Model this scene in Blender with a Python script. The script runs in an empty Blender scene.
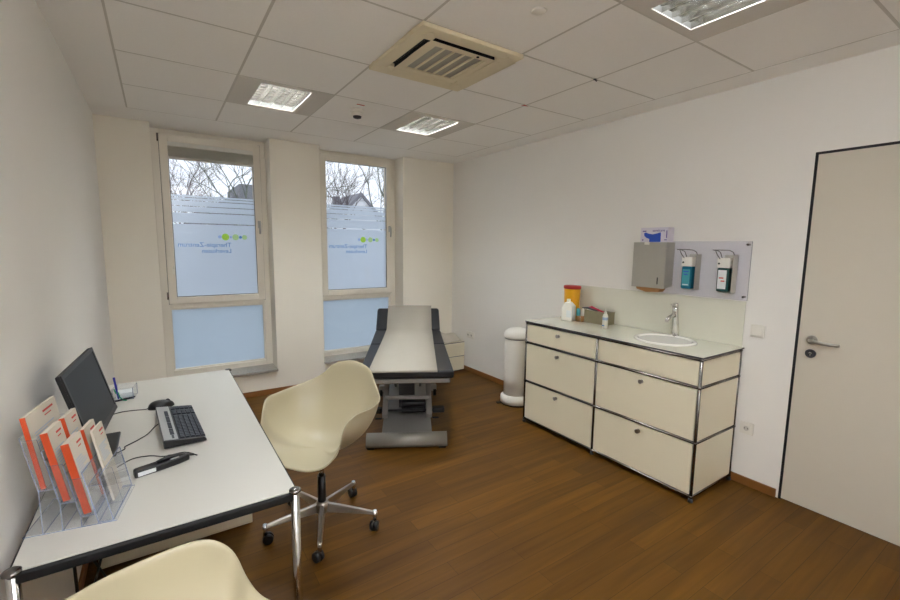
import bpy, math, random
from mathutils import Vector, Matrix
PI = math.pi
R_ = math.radians
sc = bpy.context.scene
COL = sc.collection

# ------------------------------------------------------------------ camera, sky, exposure
cam_d = bpy.data.cameras.new('camera')
cam_d.sensor_width = 36.0
cam_d.lens = 435.76 * 36.0 / 900.0
cam_d.clip_start = 0.02
cam = bpy.data.objects.new('camera', cam_d)
COL.objects.link(cam)
rx = Vector((0.83223408, -0.55429816, 0.01183172))
up = Vector((0.057984, 0.10824218, 0.99243211))
fw = Vector((0.55138398, 0.82524977, -0.12222326))
m = Matrix((rx, up, -fw)).transposed().to_4x4()
m.translation = Vector((0.38357, 0.0, 1.57028))
cam.matrix_world = m
sc.camera = cam

world = bpy.data.worlds.new('overcast_sky')
sc.world = world
world.use_nodes = True
wn = world.node_tree.nodes
wl = world.node_tree.links
wn.clear()
wo = wn.new('ShaderNodeOutputWorld')
wb = wn.new('ShaderNodeBackground')
wt = wn.new('ShaderNodeTexCoord')
wnoise = wn.new('ShaderNodeTexNoise')
wnoise.inputs['Scale'].default_value = 2.5
wramp = wn.new('ShaderNodeValToRGB')
wramp.color_ramp.elements[0].color = (0.80, 0.86, 0.96, 1)
wramp.color_ramp.elements[1].color = (0.95, 0.98, 1.0, 1)
wl.new(wt.outputs['Generated'], wnoise.inputs['Vector'])
wl.new(wnoise.outputs['Fac'], wramp.inputs['Fac'])
wl.new(wramp.outputs['Color'], wb.inputs['Color'])
wb.inputs['Strength'].default_value = 1.36
wl.new(wb.outputs['Background'], wo.inputs['Surface'])

LAMP = 76.0          # emission of the fluorescent panels in the ceiling lights
LAMP_COL = (0.94, 1.0, 1.05, 1)
# inferred flash beside the camera, unseen, added to brighten the ceiling by bounce
fl = bpy.data.lights.new('camera_flash', 'SPOT')
fl.energy = 470.0
fl.color = (0.93, 0.98, 1.10)
fl.spot_size = math.radians(100)
fl.spot_blend = 0.8
fl.shadow_soft_size = 0.05
flo = bpy.data.objects.new('camera_flash', fl)
COL.objects.link(flo)
flo.location = (0.45, -0.12, 1.70)
flo.rotation_euler = Vector((0.1, -0.30, 1.0)).to_track_quat('-Z', 'Y').to_euler()
sc.view_settings.view_transform = 'Standard'
sc.view_settings.look = 'None'
sc.view_settings.exposure = 0.04
sc.view_settings.gamma = 1.0
sc.view_settings.use_curve_mapping = False
sc.cycles.use_denoising = True
sc.cycles.max_bounces = 10
sc.cycles.diffuse_bounces = 6
sc.cycles.glossy_bounces = 5
sc.cycles.transmission_bounces = 8
sc.cycles.transparent_max_bounces = 24
sc.cycles.caustics_reflective = True
sc.cycles.caustics_refractive = False
sc.cycles.sample_clamp_indirect = 40.0

# ------------------------------------------------------------------ room constants (metres)
W, D, H = 3.587, 4.748, 2.617
YB = -1.0            # wall behind the camera
FR = D + 0.22        # room-side face of the window frames

# ------------------------------------------------------------------ materials
def lin(c):
    out = []
    for v in c[:3]:
        v = v / 255.0
        out.append(v / 12.92 if v <= 0.04045 else ((v + 0.055) / 1.055) ** 2.4)
    return (*out, 1.0)

def mat(name, rgb, rough=0.5, metal=0.0, var=0.03, scale=20.0, bump=0.0, spec=0.5, coat=0.0):
    """principled material with a faint procedural variation of colour"""
    m = bpy.data.materials.new(name)
    m.use_nodes = True
    n, l = m.node_tree.nodes, m.node_tree.links
    b = n['Principled BSDF']
    b.inputs['Roughness'].default_value = rough
    b.inputs['Metallic'].default_value = metal
    b.inputs['Specular IOR Level'].default_value = spec
    b.inputs['Coat Weight'].default_value = coat
    c = lin(rgb)
    tc = n.new('ShaderNodeTexCoord')
    no = n.new('ShaderNodeTexNoise')
    no.inputs['Scale'].default_value = scale
    no.inputs['Detail'].default_value = 3
    l.new(tc.outputs['Object'], no.inputs['Vector'])
    mx = n.new('ShaderNodeMix')
    mx.data_type = 'RGBA'
    mx.inputs['A'].default_value = tuple(x * (1 - var) for x in c[:3]) + (1,)
    mx.inputs['B'].default_value = tuple(min(1, x * (1 + var)) for x in c[:3]) + (1,)
    l.new(no.outputs['Fac'], mx.inputs['Factor'])
    l.new(mx.outputs['Result'], b.inputs['Base Color'])
    if bump:
        bp = n.new('ShaderNodeBump')
        bp.inputs['Strength'].default_value = bump
        bp.inputs['Distance'].default_value = 0.002
        no2 = n.new('ShaderNodeTexNoise')
        no2.inputs['Scale'].default_value = scale * 12
        l.new(tc.outputs['Object'], no2.inputs['Vector'])
        l.new(no2.outputs['Fac'], bp.inputs['Height'])
        l.new(bp.outputs['Normal'], b.inputs['Normal'])
    return m

def emit(name, col, strength):
    m = bpy.data.materials.new(name)
    m.use_nodes = True
    n, l = m.node_tree.nodes, m.node_tree.links
    n.clear()
    o = n.new('ShaderNodeOutputMaterial')
    e = n.new('ShaderNodeEmission')
    e.inputs['Color'].default_value = col
    e.inputs['Strength'].default_value = strength
    l.new(e.outputs[0], o.inputs['Surface'])
    return m

def clear(name, tint=(1, 1, 1, 1), gloss=0.12, rough=0.02, milky=0.0, milk=(0.8, 0.8, 0.8, 1)):
    """clear sheet: transparent with a mirror coat that grows towards grazing angles"""
    m = bpy.data.materials.new(name)
    m.use_nodes = True
    n, l = m.node_tree.nodes, m.node_tree.links
    n.clear()
    o = n.new('ShaderNodeOutputMaterial')
    t = n.new('ShaderNodeBsdfTransparent')
    t.inputs['Color'].default_value = tint
    g = n.new('ShaderNodeBsdfGlossy')
    g.inputs['Roughness'].default_value = rough
    lw = n.new('ShaderNodeLayerWeight')
    lw.inputs['Blend'].default_value = 0.5
    pw = n.new('ShaderNodeMath'); pw.operation = 'POWER'; pw.inputs[1].default_value = 4.0
    l.new(lw.outputs['Facing'], pw.inputs[0])
    ma = n.new('ShaderNodeMath'); ma.operation = 'MULTIPLY_ADD'
    ma.inputs[1].default_value = 0.5; ma.inputs[2].default_value = gloss * 0.35
    l.new(pw.outputs[0], ma.inputs[0])
    mx = n.new('ShaderNodeMixShader')
    l.new(ma.outputs[0], mx.inputs['Fac'])
    src = t
    if milky:
        d = n.new('ShaderNodeBsdfDiffuse')
        d.inputs['Color'].default_value = milk
        m2 = n.new('ShaderNodeMixShader')
        m2.inputs['Fac'].default_value = milky
        l.new(t.outputs[0], m2.inputs[1])
        l.new(d.outputs[0], m2.inputs[2])
        src = m2
    l.new(src.outputs[0], mx.inputs[1])
    l.new(g.outputs[0], mx.inputs[2])
    l.new(mx.outputs[0], o.inputs['Surface'])
    return m

def film_mat(name, col, tr):
    m = bpy.data.materials.new(name)
    m.use_nodes = True
    n, l = m.node_tree.nodes, m.node_tree.links
    n.clear()
    o = n.new('ShaderNodeOutputMaterial')
    t = n.new('ShaderNodeBsdfTranslucent')
    t.inputs['Color'].default_value = col
    r = n.new('ShaderNodeBsdfRefraction')
    r.inputs['Color'].default_value = col
    r.inputs['Roughness'].default_value = 0.55
    r.inputs['IOR'].default_value = 1.12
    d = n.new('ShaderNodeBsdfDiffuse')
    d.inputs['Color'].default_value = (0.8, 0.84, 0.9, 1)
    a = n.new('ShaderNodeMixShader')
    a.inputs['Fac'].default_value = tr
    l.new(t.outputs[0], a.inputs[1])
    l.new(r.outputs[0], a.inputs[2])
    b = n.new('ShaderNodeMixShader')
    b.inputs['Fac'].default_value = 0.06
    l.new(a.outputs[0], b.inputs[1])
    l.new(d.outputs[0], b.inputs[2])
    l.new(b.outputs[0], o.inputs['Surface'])
    return m

def floor_mat():
    m = bpy.data.materials.new('oak_planks')
    m.use_nodes = True
    n, l = m.node_tree.nodes, m.node_tree.links
    b = n['Principled BSDF']
    tc = n.new('ShaderNodeTexCoord')
    br = n.new('ShaderNodeTexBrick')
    br.offset = 0.37
    br.inputs['Scale'].default_value = 1.0
    br.inputs['Brick Width'].default_value = 0.92
    br.inputs['Row Height'].default_value = 0.098
    br.inputs['Mortar Size'].default_value = 0.0012
    br.inputs['Mortar Smooth'].default_value = 0.3
    br.inputs['Bias'].default_value = 0.0
    br.inputs['Color1'].default_value = lin((94, 62, 14))
    br.inputs['Color2'].default_value = lin((112, 76, 20))
    br.inputs['Mortar'].default_value = lin((66, 42, 10))
    l.new(tc.outputs['Object'], br.inputs['Vector'])
    mp = n.new('ShaderNodeMapping')
    mp.inputs['Scale'].default_value = (1.6, 24.0, 1.0)
    l.new(tc.outputs['Object'], mp.inputs['Vector'])
    no = n.new('ShaderNodeTexNoise')
    no.inputs['Scale'].default_value = 1.0
    no.inputs['Detail'].default_value = 6
    no.inputs['Distortion'].default_value = 0.6
    l.new(mp.outputs[0], no.inputs['Vector'])
    rp = n.new('ShaderNodeValToRGB')
    rp.color_ramp.elements[0].position = 0.25
    rp.color_ramp.elements[0].color = (0.66, 0.62, 0.58, 1)
    rp.color_ramp.elements[1].position = 0.75
    rp.color_ramp.elements[1].color = (1.12, 1.1, 1.08, 1)
    l.new(no.outputs['Fac'], rp.inputs['Fac'])
    mp2 = n.new('ShaderNodeMapping')
    mp2.inputs['Scale'].default_value = (0.9, 9.5, 1.0)
    l.new(tc.outputs['Object'], mp2.inputs['Vector'])
    no2 = n.new('ShaderNodeTexNoise')
    no2.inputs['Scale'].default_value = 1.0
    no2.inputs['Detail'].default_value = 2
    l.new(mp2.outputs[0], no2.inputs['Vector'])
    rp2 = n.new('ShaderNodeValToRGB')
    rp2.color_ramp.elements[0].position = 0.35
    rp2.color_ramp.elements[0].color = (0.78, 0.76, 0.74, 1)
    rp2.color_ramp.elements[1].position = 0.65
    rp2.color_ramp.elements[1].color = (1.05, 1.05, 1.05, 1)
    l.new(no2.outputs['Fac'], rp2.inputs['Fac'])
    m1 = n.new('ShaderNodeMix'); m1.data_type = 'RGBA'; m1.blend_type = 'MULTIPLY'
    m1.inputs['Factor'].default_value = 1.0
    l.new(br.outputs['Color'], m1.inputs['A']); l.new(rp.outputs['Color'], m1.inputs['B'])
    m2 = n.new('ShaderNodeMix'); m2.data_type = 'RGBA'; m2.blend_type = 'MULTIPLY'
    m2.inputs['Factor'].default_value = 1.0
    l.new(m1.outputs['Result'], m2.inputs['A']); l.new(rp2.outputs['Color'], m2.inputs['B'])
    l.new(m2.outputs['Result'], b.inputs['Base Color'])
    b.inputs['Roughness'].default_value = 0.5
    b.inputs['Specular IOR Level'].default_value = 0.25
    return m

def granite_mat():
    m = bpy.data.materials.new('grey_granite')
    m.use_nodes = True
    n, l = m.node_tree.nodes, m.node_tree.links
    b = n['Principled BSDF']
    tc = n.new('ShaderNodeTexCoord')
    v = n.new('ShaderNodeTexVoronoi')
    v.inputs['Scale'].default_value = 160
    l.new(tc.outputs['Object'], v.inputs['Vector'])
    rp = n.new('ShaderNodeValToRGB')
    rp.color_ramp.elements[0].color = lin((95, 92, 88))
    rp.color_ramp.elements[1].color = lin((196, 190, 180))
    l.new(v.outputs['Distance'], rp.inputs['Fac'])
    l.new(rp.outputs['Color'], b.inputs['Base Color'])
    b.inputs['Roughness'].default_value = 0.3
    return m

def bark_mat(name, rgb):
    return mat(name, rgb, 0.9, var=0.25, scale=6)

M = dict(
    wall=mat('wall_paint', (240, 237, 231), 0.85, var=0.012, scale=3, bump=0.15),
    wall_far=mat('wall_paint_warm_cast', (242, 236, 222), 0.85, var=0.012, scale=3, bump=0.15),  # same paint as the other walls, warm bounced light put into its colour
    ceil=mat('ceiling_tile', (246, 243, 238), 0.9, var=0.02, scale=60, bump=0.2),
    cgrid=mat('ceiling_grid', (204, 199, 190), 0.7),
    floor=floor_mat(),
    base=mat('baseboard_wood', (138, 90, 44), 0.45, var=0.12, scale=8),
    door=mat('door_laminate', (212, 204, 188), 0.55, var=0.01, scale=4),
    black=mat('black_rubber_and_shade', (14, 15, 18), 0.6),
    plast=mat('black_plastic', (22, 22, 24), 0.38, var=0.08),
    pvc=mat('window_pvc', (234, 227, 213), 0.35, var=0.01),
    granite=granite_mat(),
    chrome=mat('chrome', (214, 212, 208), 0.13, 1.0, var=0.01),
    dchrome=mat('dark_chrome', (128, 124, 120), 0.22, 1.0, var=0.02),
    steel=mat('brushed_steel', (172, 167, 158), 0.36, 1.0, var=0.04, scale=40),
    steel2=mat('satin_steel_sheet', (186, 182, 172), 0.45, 0.55, var=0.03, scale=40),
    alu=mat('cast_aluminium', (190, 186, 180), 0.28, 1.0, var=0.04),
    white=mat('white_lacquer', (236, 227, 200), 0.32, var=0.01, scale=5),
    desk=mat('desk_laminate', (202, 199, 190), 0.38, var=0.01, scale=5),
    shell=mat('cream_polypropylene', (190, 180, 150), 0.36, var=0.01, scale=8),
    glasstop=mat('pale_green_glass', (232, 232, 214), 0.07, var=0.01, coat=0.4),
    splash=mat('back_painted_glass', (226, 224, 208), 0.12, var=0.01, coat=0.3),
    ceramic=mat('white_ceramic', (240, 238, 232), 0.1, var=0.01, coat=0.5),
    vinyl=mat('black_vinyl', (27, 27, 30), 0.48, var=0.06, scale=30, bump=0.2),
    cpaper=mat('couch_roll_paper', (172, 165, 151), 0.85, var=0.015, scale=14),
    paper=mat('white_paper', (208, 200, 184), 0.8, var=0.015, scale=14),
    grey_m=mat('grey_powder_coat', (150, 147, 142), 0.42, 0.35, var=0.03),
    couch_grey=mat('satin_grey_metal', (150, 147, 140), 0.5, 0.6, var=0.03),
    gap_shade=mat('gap_shade_grey', (120, 112, 98), 0.8),
    dgrey=mat('dark_grey_metal', (74, 74, 78), 0.45, 0.4, var=0.05),
    wplast=mat('white_plastic', (234, 230, 220), 0.35, var=0.01),
    cream=mat('cream_plastic', (224, 211, 178), 0.42, var=0.012),
    grille=mat('grey_filter_mesh', (165, 160, 146), 0.7, var=0.1, scale=200),
    dark=mat('dark_opening', (12, 12, 12), 0.8),
    orange=mat('orange_print', (204, 78, 34), 0.5),
    redp=mat('red_print', (196, 52, 40), 0.5),
    blue=mat('blue_plastic', (40, 44, 170), 0.4),
    green=mat('green_elastic', (40, 150, 110), 0.5),
    yellow=mat('yellow_plastic', (240, 176, 26), 0.4),
    red=mat('dark_red_plastic', (168, 26, 20), 0.45),
    brownp=mat('brown_towel_paper', (168, 122, 74), 0.85, var=0.08),
    cardb=mat('grey_olive_box', (142, 134, 106), 0.6, var=0.1),
    pink=mat('crimson_plastic', (196, 30, 70), 0.5),
    teal=mat('teal_liquid', (24, 104, 128), 0.2, var=0.03, coat=0.3),
    tealdk=mat('dark_green_liquid', (28, 74, 72), 0.2, var=0.03, coat=0.3),
    tlabel=mat('teal_label', (60, 150, 160), 0.5),
    wlabel=mat('pale_label', (224, 228, 228), 0.5),
    gloveb=mat('blue_glove_print', (46, 84, 190), 0.5),
    purple=mat('purple_print', (104, 84, 150), 0.5),
    lilac=mat('glove_box_card', (222, 216, 226), 0.6),
    screen=mat('lcd_screen', (36, 39, 43), 0.45, var=0.02, spec=0.3),
    key=mat('dark_keys', (44, 46, 54), 0.45),
    silver=mat('silver_plastic', (176, 176, 172), 0.35, 0.3),
    blind=mat('grey_pleated_blind', (226, 224, 216), 0.8, var=0.04),
    lgreen=mat('lime_print', (150, 200, 70), 0.6),
    lgreen2=mat('pale_lime_print', (186, 208, 150), 0.6),
    lblue=mat('blue_print', (74, 140, 190), 0.6),
    lpale=mat('pale_blue_print', (160, 180, 206), 0.6),
    reflector=mat('lamp_reflector', (200, 198, 192), 0.18, 1.0, var=0.01),
    housing=mat('lamp_housing', (212, 206, 196), 0.6, var=0.03, scale=120),
    lampdk=mat('lamp_interior', (90, 88, 84), 0.6),
    tube=emit('fluorescent_panel', LAMP_COL, LAMP * 1.28),
    tube2=emit('weaker_fluorescent_panel', LAMP_COL, LAMP * 0.66),  # near lights set weaker so the far end comes out brighter
    acryl=clear('clear_acrylic', (0.985, 0.99, 1, 1), 0.10, 0.02, 0.015, (0.8, 0.85, 0.95, 1)),
    aedge=clear('acrylic_edge', (0.85, 0.92, 1, 1), 0.2, 0.05, 0.4, (0.5, 0.58, 0.8, 1)),
    aplate=clear('clear_plate', (0.97, 0.97, 1, 1), 0.1, 0.03, 0.10, (0.8, 0.8, 0.86, 1)),
    glass=clear('window_glass', (0.97, 0.98, 1, 1), 0.05, 0.0),
    film=film_mat('frosted_film', (0.9, 0.95, 1.0, 1), 0.45),
    fgreen=clear('lime_film_print', (0.80, 0.97, 0.30, 1), 0.02, 0.3),
    fgreen2=clear('pale_lime_film_print', (0.86, 0.97, 0.62, 1), 0.02, 0.3),
    fblue=clear('blue_film_print', (0.36, 0.62, 0.86, 1), 0.02, 0.3),
    fpale=clear('pale_blue_film_print', (0.76, 0.84, 0.98, 1), 0.02, 0.3),
    film2=film_mat('frosted_film_low', (0.82, 0.89, 0.94, 1), 0.45),
    bark=bark_mat('bark', (108, 100, 102)),
    bark2=bark_mat('mossy_bark', (108, 114, 104)),
    ground=mat('pavement_outside', (176, 178, 178), 0.9, var=0.15, scale=0.8),
    render=mat('house_render', (228, 230, 234), 0.9),
    slate=mat('slate_roof', (132, 132, 138), 0.8, var=0.08, scale=3),
    gwall=mat('grey_house_wall', (128, 130, 134), 0.9),
)
M['acryl'].name

# ------------------------------------------------------------------ mesh helpers
class MB:
    def __init__(s):
        s.v, s.f, s.mi, s.sm = [], [], [], []
    def _add(s, vs, fs, mi=0, sm=False):
        b = len(s.v)
        s.v += [tuple(v) for v in vs]
        for f in fs:
            s.f.append(tuple(i + b for i in f))
            s.mi.append(mi); s.sm.append(sm)
        return s
    def box(s, a, b, mi=0, emi=None):
        x0, y0, z0 = (min(a[i], b[i]) for i in range(3))
        x1, y1, z1 = (max(a[i], b[i]) for i in range(3))
        vs = [(x0, y0, z0), (x1, y0, z0), (x1, y1, z0), (x0, y1, z0), (x0, y0, z1), (x1, y0, z1), (x1, y1, z1), (x0, y1, z1)]
        fs = [(0, 3, 2, 1), (4, 5, 6, 7), (0, 1, 5, 4), (1, 2, 6, 5), (2, 3, 7, 6), (3, 0, 4, 7)]
        if emi is None:
            return s._add(vs, fs, mi)
        dims = (x1 - x0, y1 - y0, z1 - z0)
        thin = dims.index(min(dims))
        axis = [2, 2, 1, 0, 1, 0]
        for f, ax in zip(fs, axis):
            s._add([vs[i] for i in f], [(0, 1, 2, 3)], mi if ax == thin else emi)
        return s
    def obox(s, o, ux, uy, uz, mi=0, emi=None):
        """box from a corner and three edge vectors"""
        o, ux, uy, uz = map(Vector, (o, ux, uy, uz))
        vs = [o, o + ux, o + ux + uy, o + uy, o + uz, o + ux + uz, o + ux + uy + uz, o + uy + uz]
        fs = [(0, 3, 2, 1), (4, 5, 6, 7), (0, 1, 5, 4), (1, 2, 6, 5), (2, 3, 7, 6), (3, 0, 4, 7)]
        if emi is None:
            return s._add(vs, fs, mi)
        dims = (ux.length, uy.length, uz.length)
        thin = dims.index(min(dims))
        for f, ax in zip(fs, [2, 2, 1, 0, 1, 0]):
            s._add([vs[i] for i in f], [(0, 1, 2, 3)], mi if ax == thin else emi)
        return s
    def prism(s, pts, axis, a, b, mi=0, sm=False):
        """extrude a 2-D outline along an axis"""
        n = len(pts)
        def mk(p, t):
            return {'x': (t, p[0], p[1]), 'y': (p[0], t, p[1]), 'z': (p[0], p[1], t)}[axis]
        vs = [mk(p, a) for p in pts] + [mk(p, b) for p in pts]
        s._add(vs, [tuple(range(n))[::-1], tuple(range(n, 2 * n))], mi)
        s._add(vs, [(i, (i + 1) % n, n + (i + 1) % n, n + i) for i in range(n)], mi, sm)
        return s
    def cyl(s, p, q, r, r2=None, n=16, mi=0, cap=True):
        p, q = Vector(p), Vector(q)
        r2 = r if r2 is None else r2
        d = (q - p).normalized()
        a = d.orthogonal().normalized(); b = d.cross(a)
        vs = []
        for c, rr in ((p, r), (q, r2)):
            for k in range(n):
                t = 2 * PI * k / n
                vs.append(c + a * math.cos(t) * rr + b * math.sin(t) * rr)
        s._add(vs, [(k, (k + 1) % n, n + (k + 1) % n, n + k) for k in range(n)], mi, True)
        if cap:
            s._add(vs[:n], [tuple(range(n))[::-1]], mi)
            s._add(vs[n:], [tuple(range(n))], mi)
        return s
    def tube(s, pts, r, n=10, mi=0):
        pts = [Vector(p) for p in pts]
        rs = r if isinstance(r, (list, tuple)) else [r] * len(pts)
        vs = []
        ref = None
        for i, p in enumerate(pts):
            t = (pts[min(i + 1, len(pts) - 1)] - pts[max(i - 1, 0)]).normalized()
            if ref is None:
                ref = t.orthogonal().normalized()
            a = (ref - t * ref.dot(t)).normalized(); ref = a
            b = t.cross(a)
            for k in range(n):
                th = 2 * PI * k / n
                vs.append(p + a * math.cos(th) * rs[i] + b * math.sin(th) * rs[i])
        fs = []
        for i in range(len(pts) - 1):
            for k in range(n):
                fs.append((i * n + k, i * n + (k + 1) % n, (i + 1) * n + (k + 1) % n, (i + 1) * n + k))
        s._add(vs, fs, mi, True)
        s._add(vs[:n], [tuple(range(n))[::-1]], mi)
        s._add(vs[-n:], [tuple(range(n))], mi)
        return s
    def lathe(s, prof, c=(0, 0, 0), n=32, mi=0, sx=1, sy=1, sm=True):
        """profile of (radius, z)"""
        vs, fs = [], []
        for r, z in prof:
            for k in range(n):
                t = 2 * PI * k / n
                vs.append((c[0] + r * math.cos(t) * sx, c[1] + r * math.sin(t) * sy, c[2] + z))
        for i in range(len(prof) - 1):
            for k in range(n):
                fs.append((i * n + k, i * n + (k + 1) % n, (i + 1) * n + (k + 1) % n, (i + 1) * n + k))
        s._add(vs, fs, mi, sm)
        if prof[0][0] > 1e-6: s._add(vs[:n], [tuple(range(n))[::-1]], mi)
        if prof[-1][0] > 1e-6: s._add(vs[-n:], [tuple(range(n))], mi)
        return s
    def ball(s, c, r, n=12, mi=0, sz=1.0):
        prof = [(max(1e-7, r * math.sin(PI * i / n)), -r * sz * math.cos(PI * i / n)) for i in range(n + 1)]
        return s.lathe(prof, c, n * 2, mi)
    def xform(s, mt, start=0):
        for i in range(start, len(s.v)):
            s.v[i] = tuple(mt @ Vector(s.v[i]))
        return s
    def build(s, name, mats, parent=None, bevel=0, seg=2, sub=0, solid=0, loc=None):
        me = bpy.data.meshes.new(name)
        me.from_pydata(s.v, [], s.f)
        me.validate(); 
        if len(me.polygons) == len(s.f):
            me.polygons.foreach_set('material_index', s.mi)
            me.polygons.foreach_set('use_smooth', s.sm)
        if not isinstance(mats, (list, tuple)): mats = [mats]
        for k in mats: me.materials.append(k)
        import bmesh
        bm = bmesh.new(); bm.from_mesh(me)
        bmesh.ops.remove_doubles(bm, verts=bm.verts, dist=1e-6)
        bmesh.ops.recalc_face_normals(bm, faces=bm.faces)
        bm.to_mesh(me); bm.free()
        o = bpy.data.objects.new(name, me)
        COL.objects.link(o)
        if parent is not None: o.parent = parent
        if loc is not None: o.location = loc
        if solid:
            md = o.modifiers.new('solid', 'SOLIDIFY'); md.thickness = solid; md.offset = 0
        if bevel:
            md = o.modifiers.new('bevel', 'BEVEL'); md.width = bevel; md.segments = seg; md.limit_method = 'ANGLE'
        if sub:
            md = o.modifiers.new('sub', 'SUBSURF'); md.levels = sub; md.render_levels = sub
        return o

def tag(o, label, cat, group=None):
    o['label'] = label; o['category'] = cat
    if group: o['group'] = group
    return o
def thing(name, label, cat, loc=(0, 0, 0), rz=0, group=None):
    o = bpy.data.objects.new(name, None)
    COL.objects.link(o)
    o.location = loc; o.rotation_euler = (0, 0, rz); o.empty_display_size = 0.05
    return tag(o, label, cat, group)
def struct(o):
    o['kind'] = 'structure'
    return o
def sempty(name, loc=(0, 0, 0)):
    o = bpy.data.objects.new(name, None)
    COL.objects.link(o); o.location = loc
    o['kind'] = 'structure'
    return o
def lab(o, t):
    o['label'] = t
    return o

def text_mesh(txt, size, name, material, parent, mapper, bold=0.0):
    cu = bpy.data.curves.new(name, 'FONT')
    cu.body = txt; cu.size = size; cu.extrude = 0.0003; cu.offset = bold
    ob = bpy.data.objects.new(name, cu)
    COL.objects.link(ob)
    dg = bpy.context.evaluated_depsgraph_get()
    me = bpy.data.meshes.new_from_object(ob.evaluated_get(dg))
    bpy.data.objects.remove(ob)
    for v in me.vertices: v.co = mapper(v.co.x, v.co.y, v.co.z)
    me.materials.clear(); me.materials.append(material)
    o = bpy.data.objects.new(name, me)
    COL.objects.link(o)
    if parent is not None: o.parent = parent
    return o

# ================================================================== SETTING
struct(MB().box((-0.12, YB - 0.12, -0.12), (W + 0.12, D + 0.30, 0)).build('floor', M['floor']))
struct(MB().box((-0.12, YB, 0), (0, D, H + 0.2)).build('wall_left', M['wall']))
struct(MB().box((-0.12, YB - 0.12, 0), (W + 0.12, YB, H + 0.2)).build('wall_front', M['wall']))
DY0, DY1, DZ = -0.02, 1.0, 2.135
wr = MB().box((W, DY1, 0), (W + 0.14, D, H + 0.2)).box((W, YB, 0), (W + 0.14, DY0, H + 0.2)).box((W, DY0, DZ), (W + 0.14, DY1, H + 0.2))
struct(wr.build('wall_right', M['wall']))
WX = ((0.385, 1.368), (1.868, 2.863))
wb_ = MB()
for a, b in ((-0.12, WX[0][0]), (WX[0][1], WX[1][0]), (WX[1][1], W + 0.14)):
    wb_.box((a, D, 0), (b, D + 0.36, H + 0.2))
for a, b in WX:
    wb_.box((a, D, 0), (b, D + 0.36, 0.243))
struct(wb_.build('wall_back', M['wall_far']))

# ceiling: plaster border + tiles, tile seams recessed
GX = [0.244 + 0.62 * i for i in range(6)]
GX[5] = 3.375
GY = [4.376 - 0.62 * j for j in range(9)]
GY[8] = -0.62
LAMPS = {(1, 1): 'a', (3, 1): 'b', (3, 5): 'c', (1, 5): 'd'}
AC = (2, 3)
ce = MB()
ce.box((0, GY[0] + 0.004, H), (W, D + 0.36, H + 0.03))
ce.box((0, YB, H), (GX[0] - 0.004, GY[0] + 0.004, H + 0.03))
ce.box((GX[5] + 0.004, YB, H), (W, GY[0] + 0.004, H + 0.03))
ce.box((GX[0], YB, H), (GX[5], GY[8], H + 0.03))
ce.box((-0.1, YB - 0.1, H + 0.17), (W + 0.1, D + 0.36, H + 0.2))
for i in range(5):
    for j in range(8):
        if (i, j) in LAMPS: continue
        g = 0.007
        ce.box((GX[i] + g, GY[j + 1] + g, H + 0.001), (GX[i + 1] - g, GY[j] - g, H + 0.03))
struct(ce.build('ceiling', M['ceil']))
cg = MB()
for i, x in enumerate(GX):
    w = 0.013 if i == 0 else 0.0085
    cg.box((x - w, GY[8], H + 0.0016), (x + w, GY[0], H + 0.034))
for y in GY:
    cg.box((GX[0], y - 0.008, H + 0.0018), (GX[5], y + 0.008, H + 0.0345))
struct(cg.build('trim_1', M['cgrid']))

# baseboards
struct(MB().box((W - 0.014, DY1 + 0.012, 0), (W, D, 0.056)).build('baseboard_right', M['base'], bevel=0.003))
struct(MB().box((0.012, D - 0.014, 0), (W - 0.014, D, 0.056)).build('baseboard_back', M['base'], bevel=0.003))
struct(MB().box((0, YB, 0), (0.012, D, 0.056)).build('baseboard_left', M['base'], bevel=0.003))

# door with black seal line
dr = sempty('door_1', (W, DY0, 0))
MB().box((0.004, 0.012, 0.008), (0.05, DY1 - DY0 - 0.014, DZ - 0.014)).build('door_leaf', M['door'], dr)
sl = MB().box((0.0, DY1 - DY0 - 0.014, 0), (0.06, DY1 - DY0, DZ)).box((0.0, 0, DZ - 0.014), (0.06, DY1 - DY0, DZ)).box((0.0, 0, 0), (0.06, 0.012, DZ))
sl.build('door_seal', M['black'], dr)
hy = 0.918 - DY0
ro = MB().cyl((0.004, hy, 1.044), (-0.008, hy, 1.044), 0.027, n=28)
h = ro.build('door_handle', M['steel'], dr, bevel=0.002)
lv = MB().tube([(-0.008, hy, 1.044), (-0.035, hy, 1.044), (-0.05, hy - 0.006, 1.044), (-0.056, hy - 0.02, 1.043), (-0.057, hy - 0.06, 1.040), (-0.056, hy - 0.1, 1.038), (-0.052, hy - 0.128, 1.040), (-0.047, hy - 0.138, 1.041)],
               [0.0105, 0.0105, 0.011, 0.011, 0.010, 0.0098, 0.0105, 0.008], n=14)
lv.build('lever', M['steel'], h)
kr = MB().cyl((0.004, hy, 0.962), (-0.008, hy, 0.962), 0.026, n=28).build('key_rosette', M['dgrey'], dr, bevel=0.002)
MB().cyl((-0.0075, hy, 0.966), (-0.0095, hy, 0.966), 0.007, n=14).box((-0.0075, hy - 0.003, 0.949), (-0.0095, hy + 0.003, 0.966)).build('keyhole', M['chrome'], kr)

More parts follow.
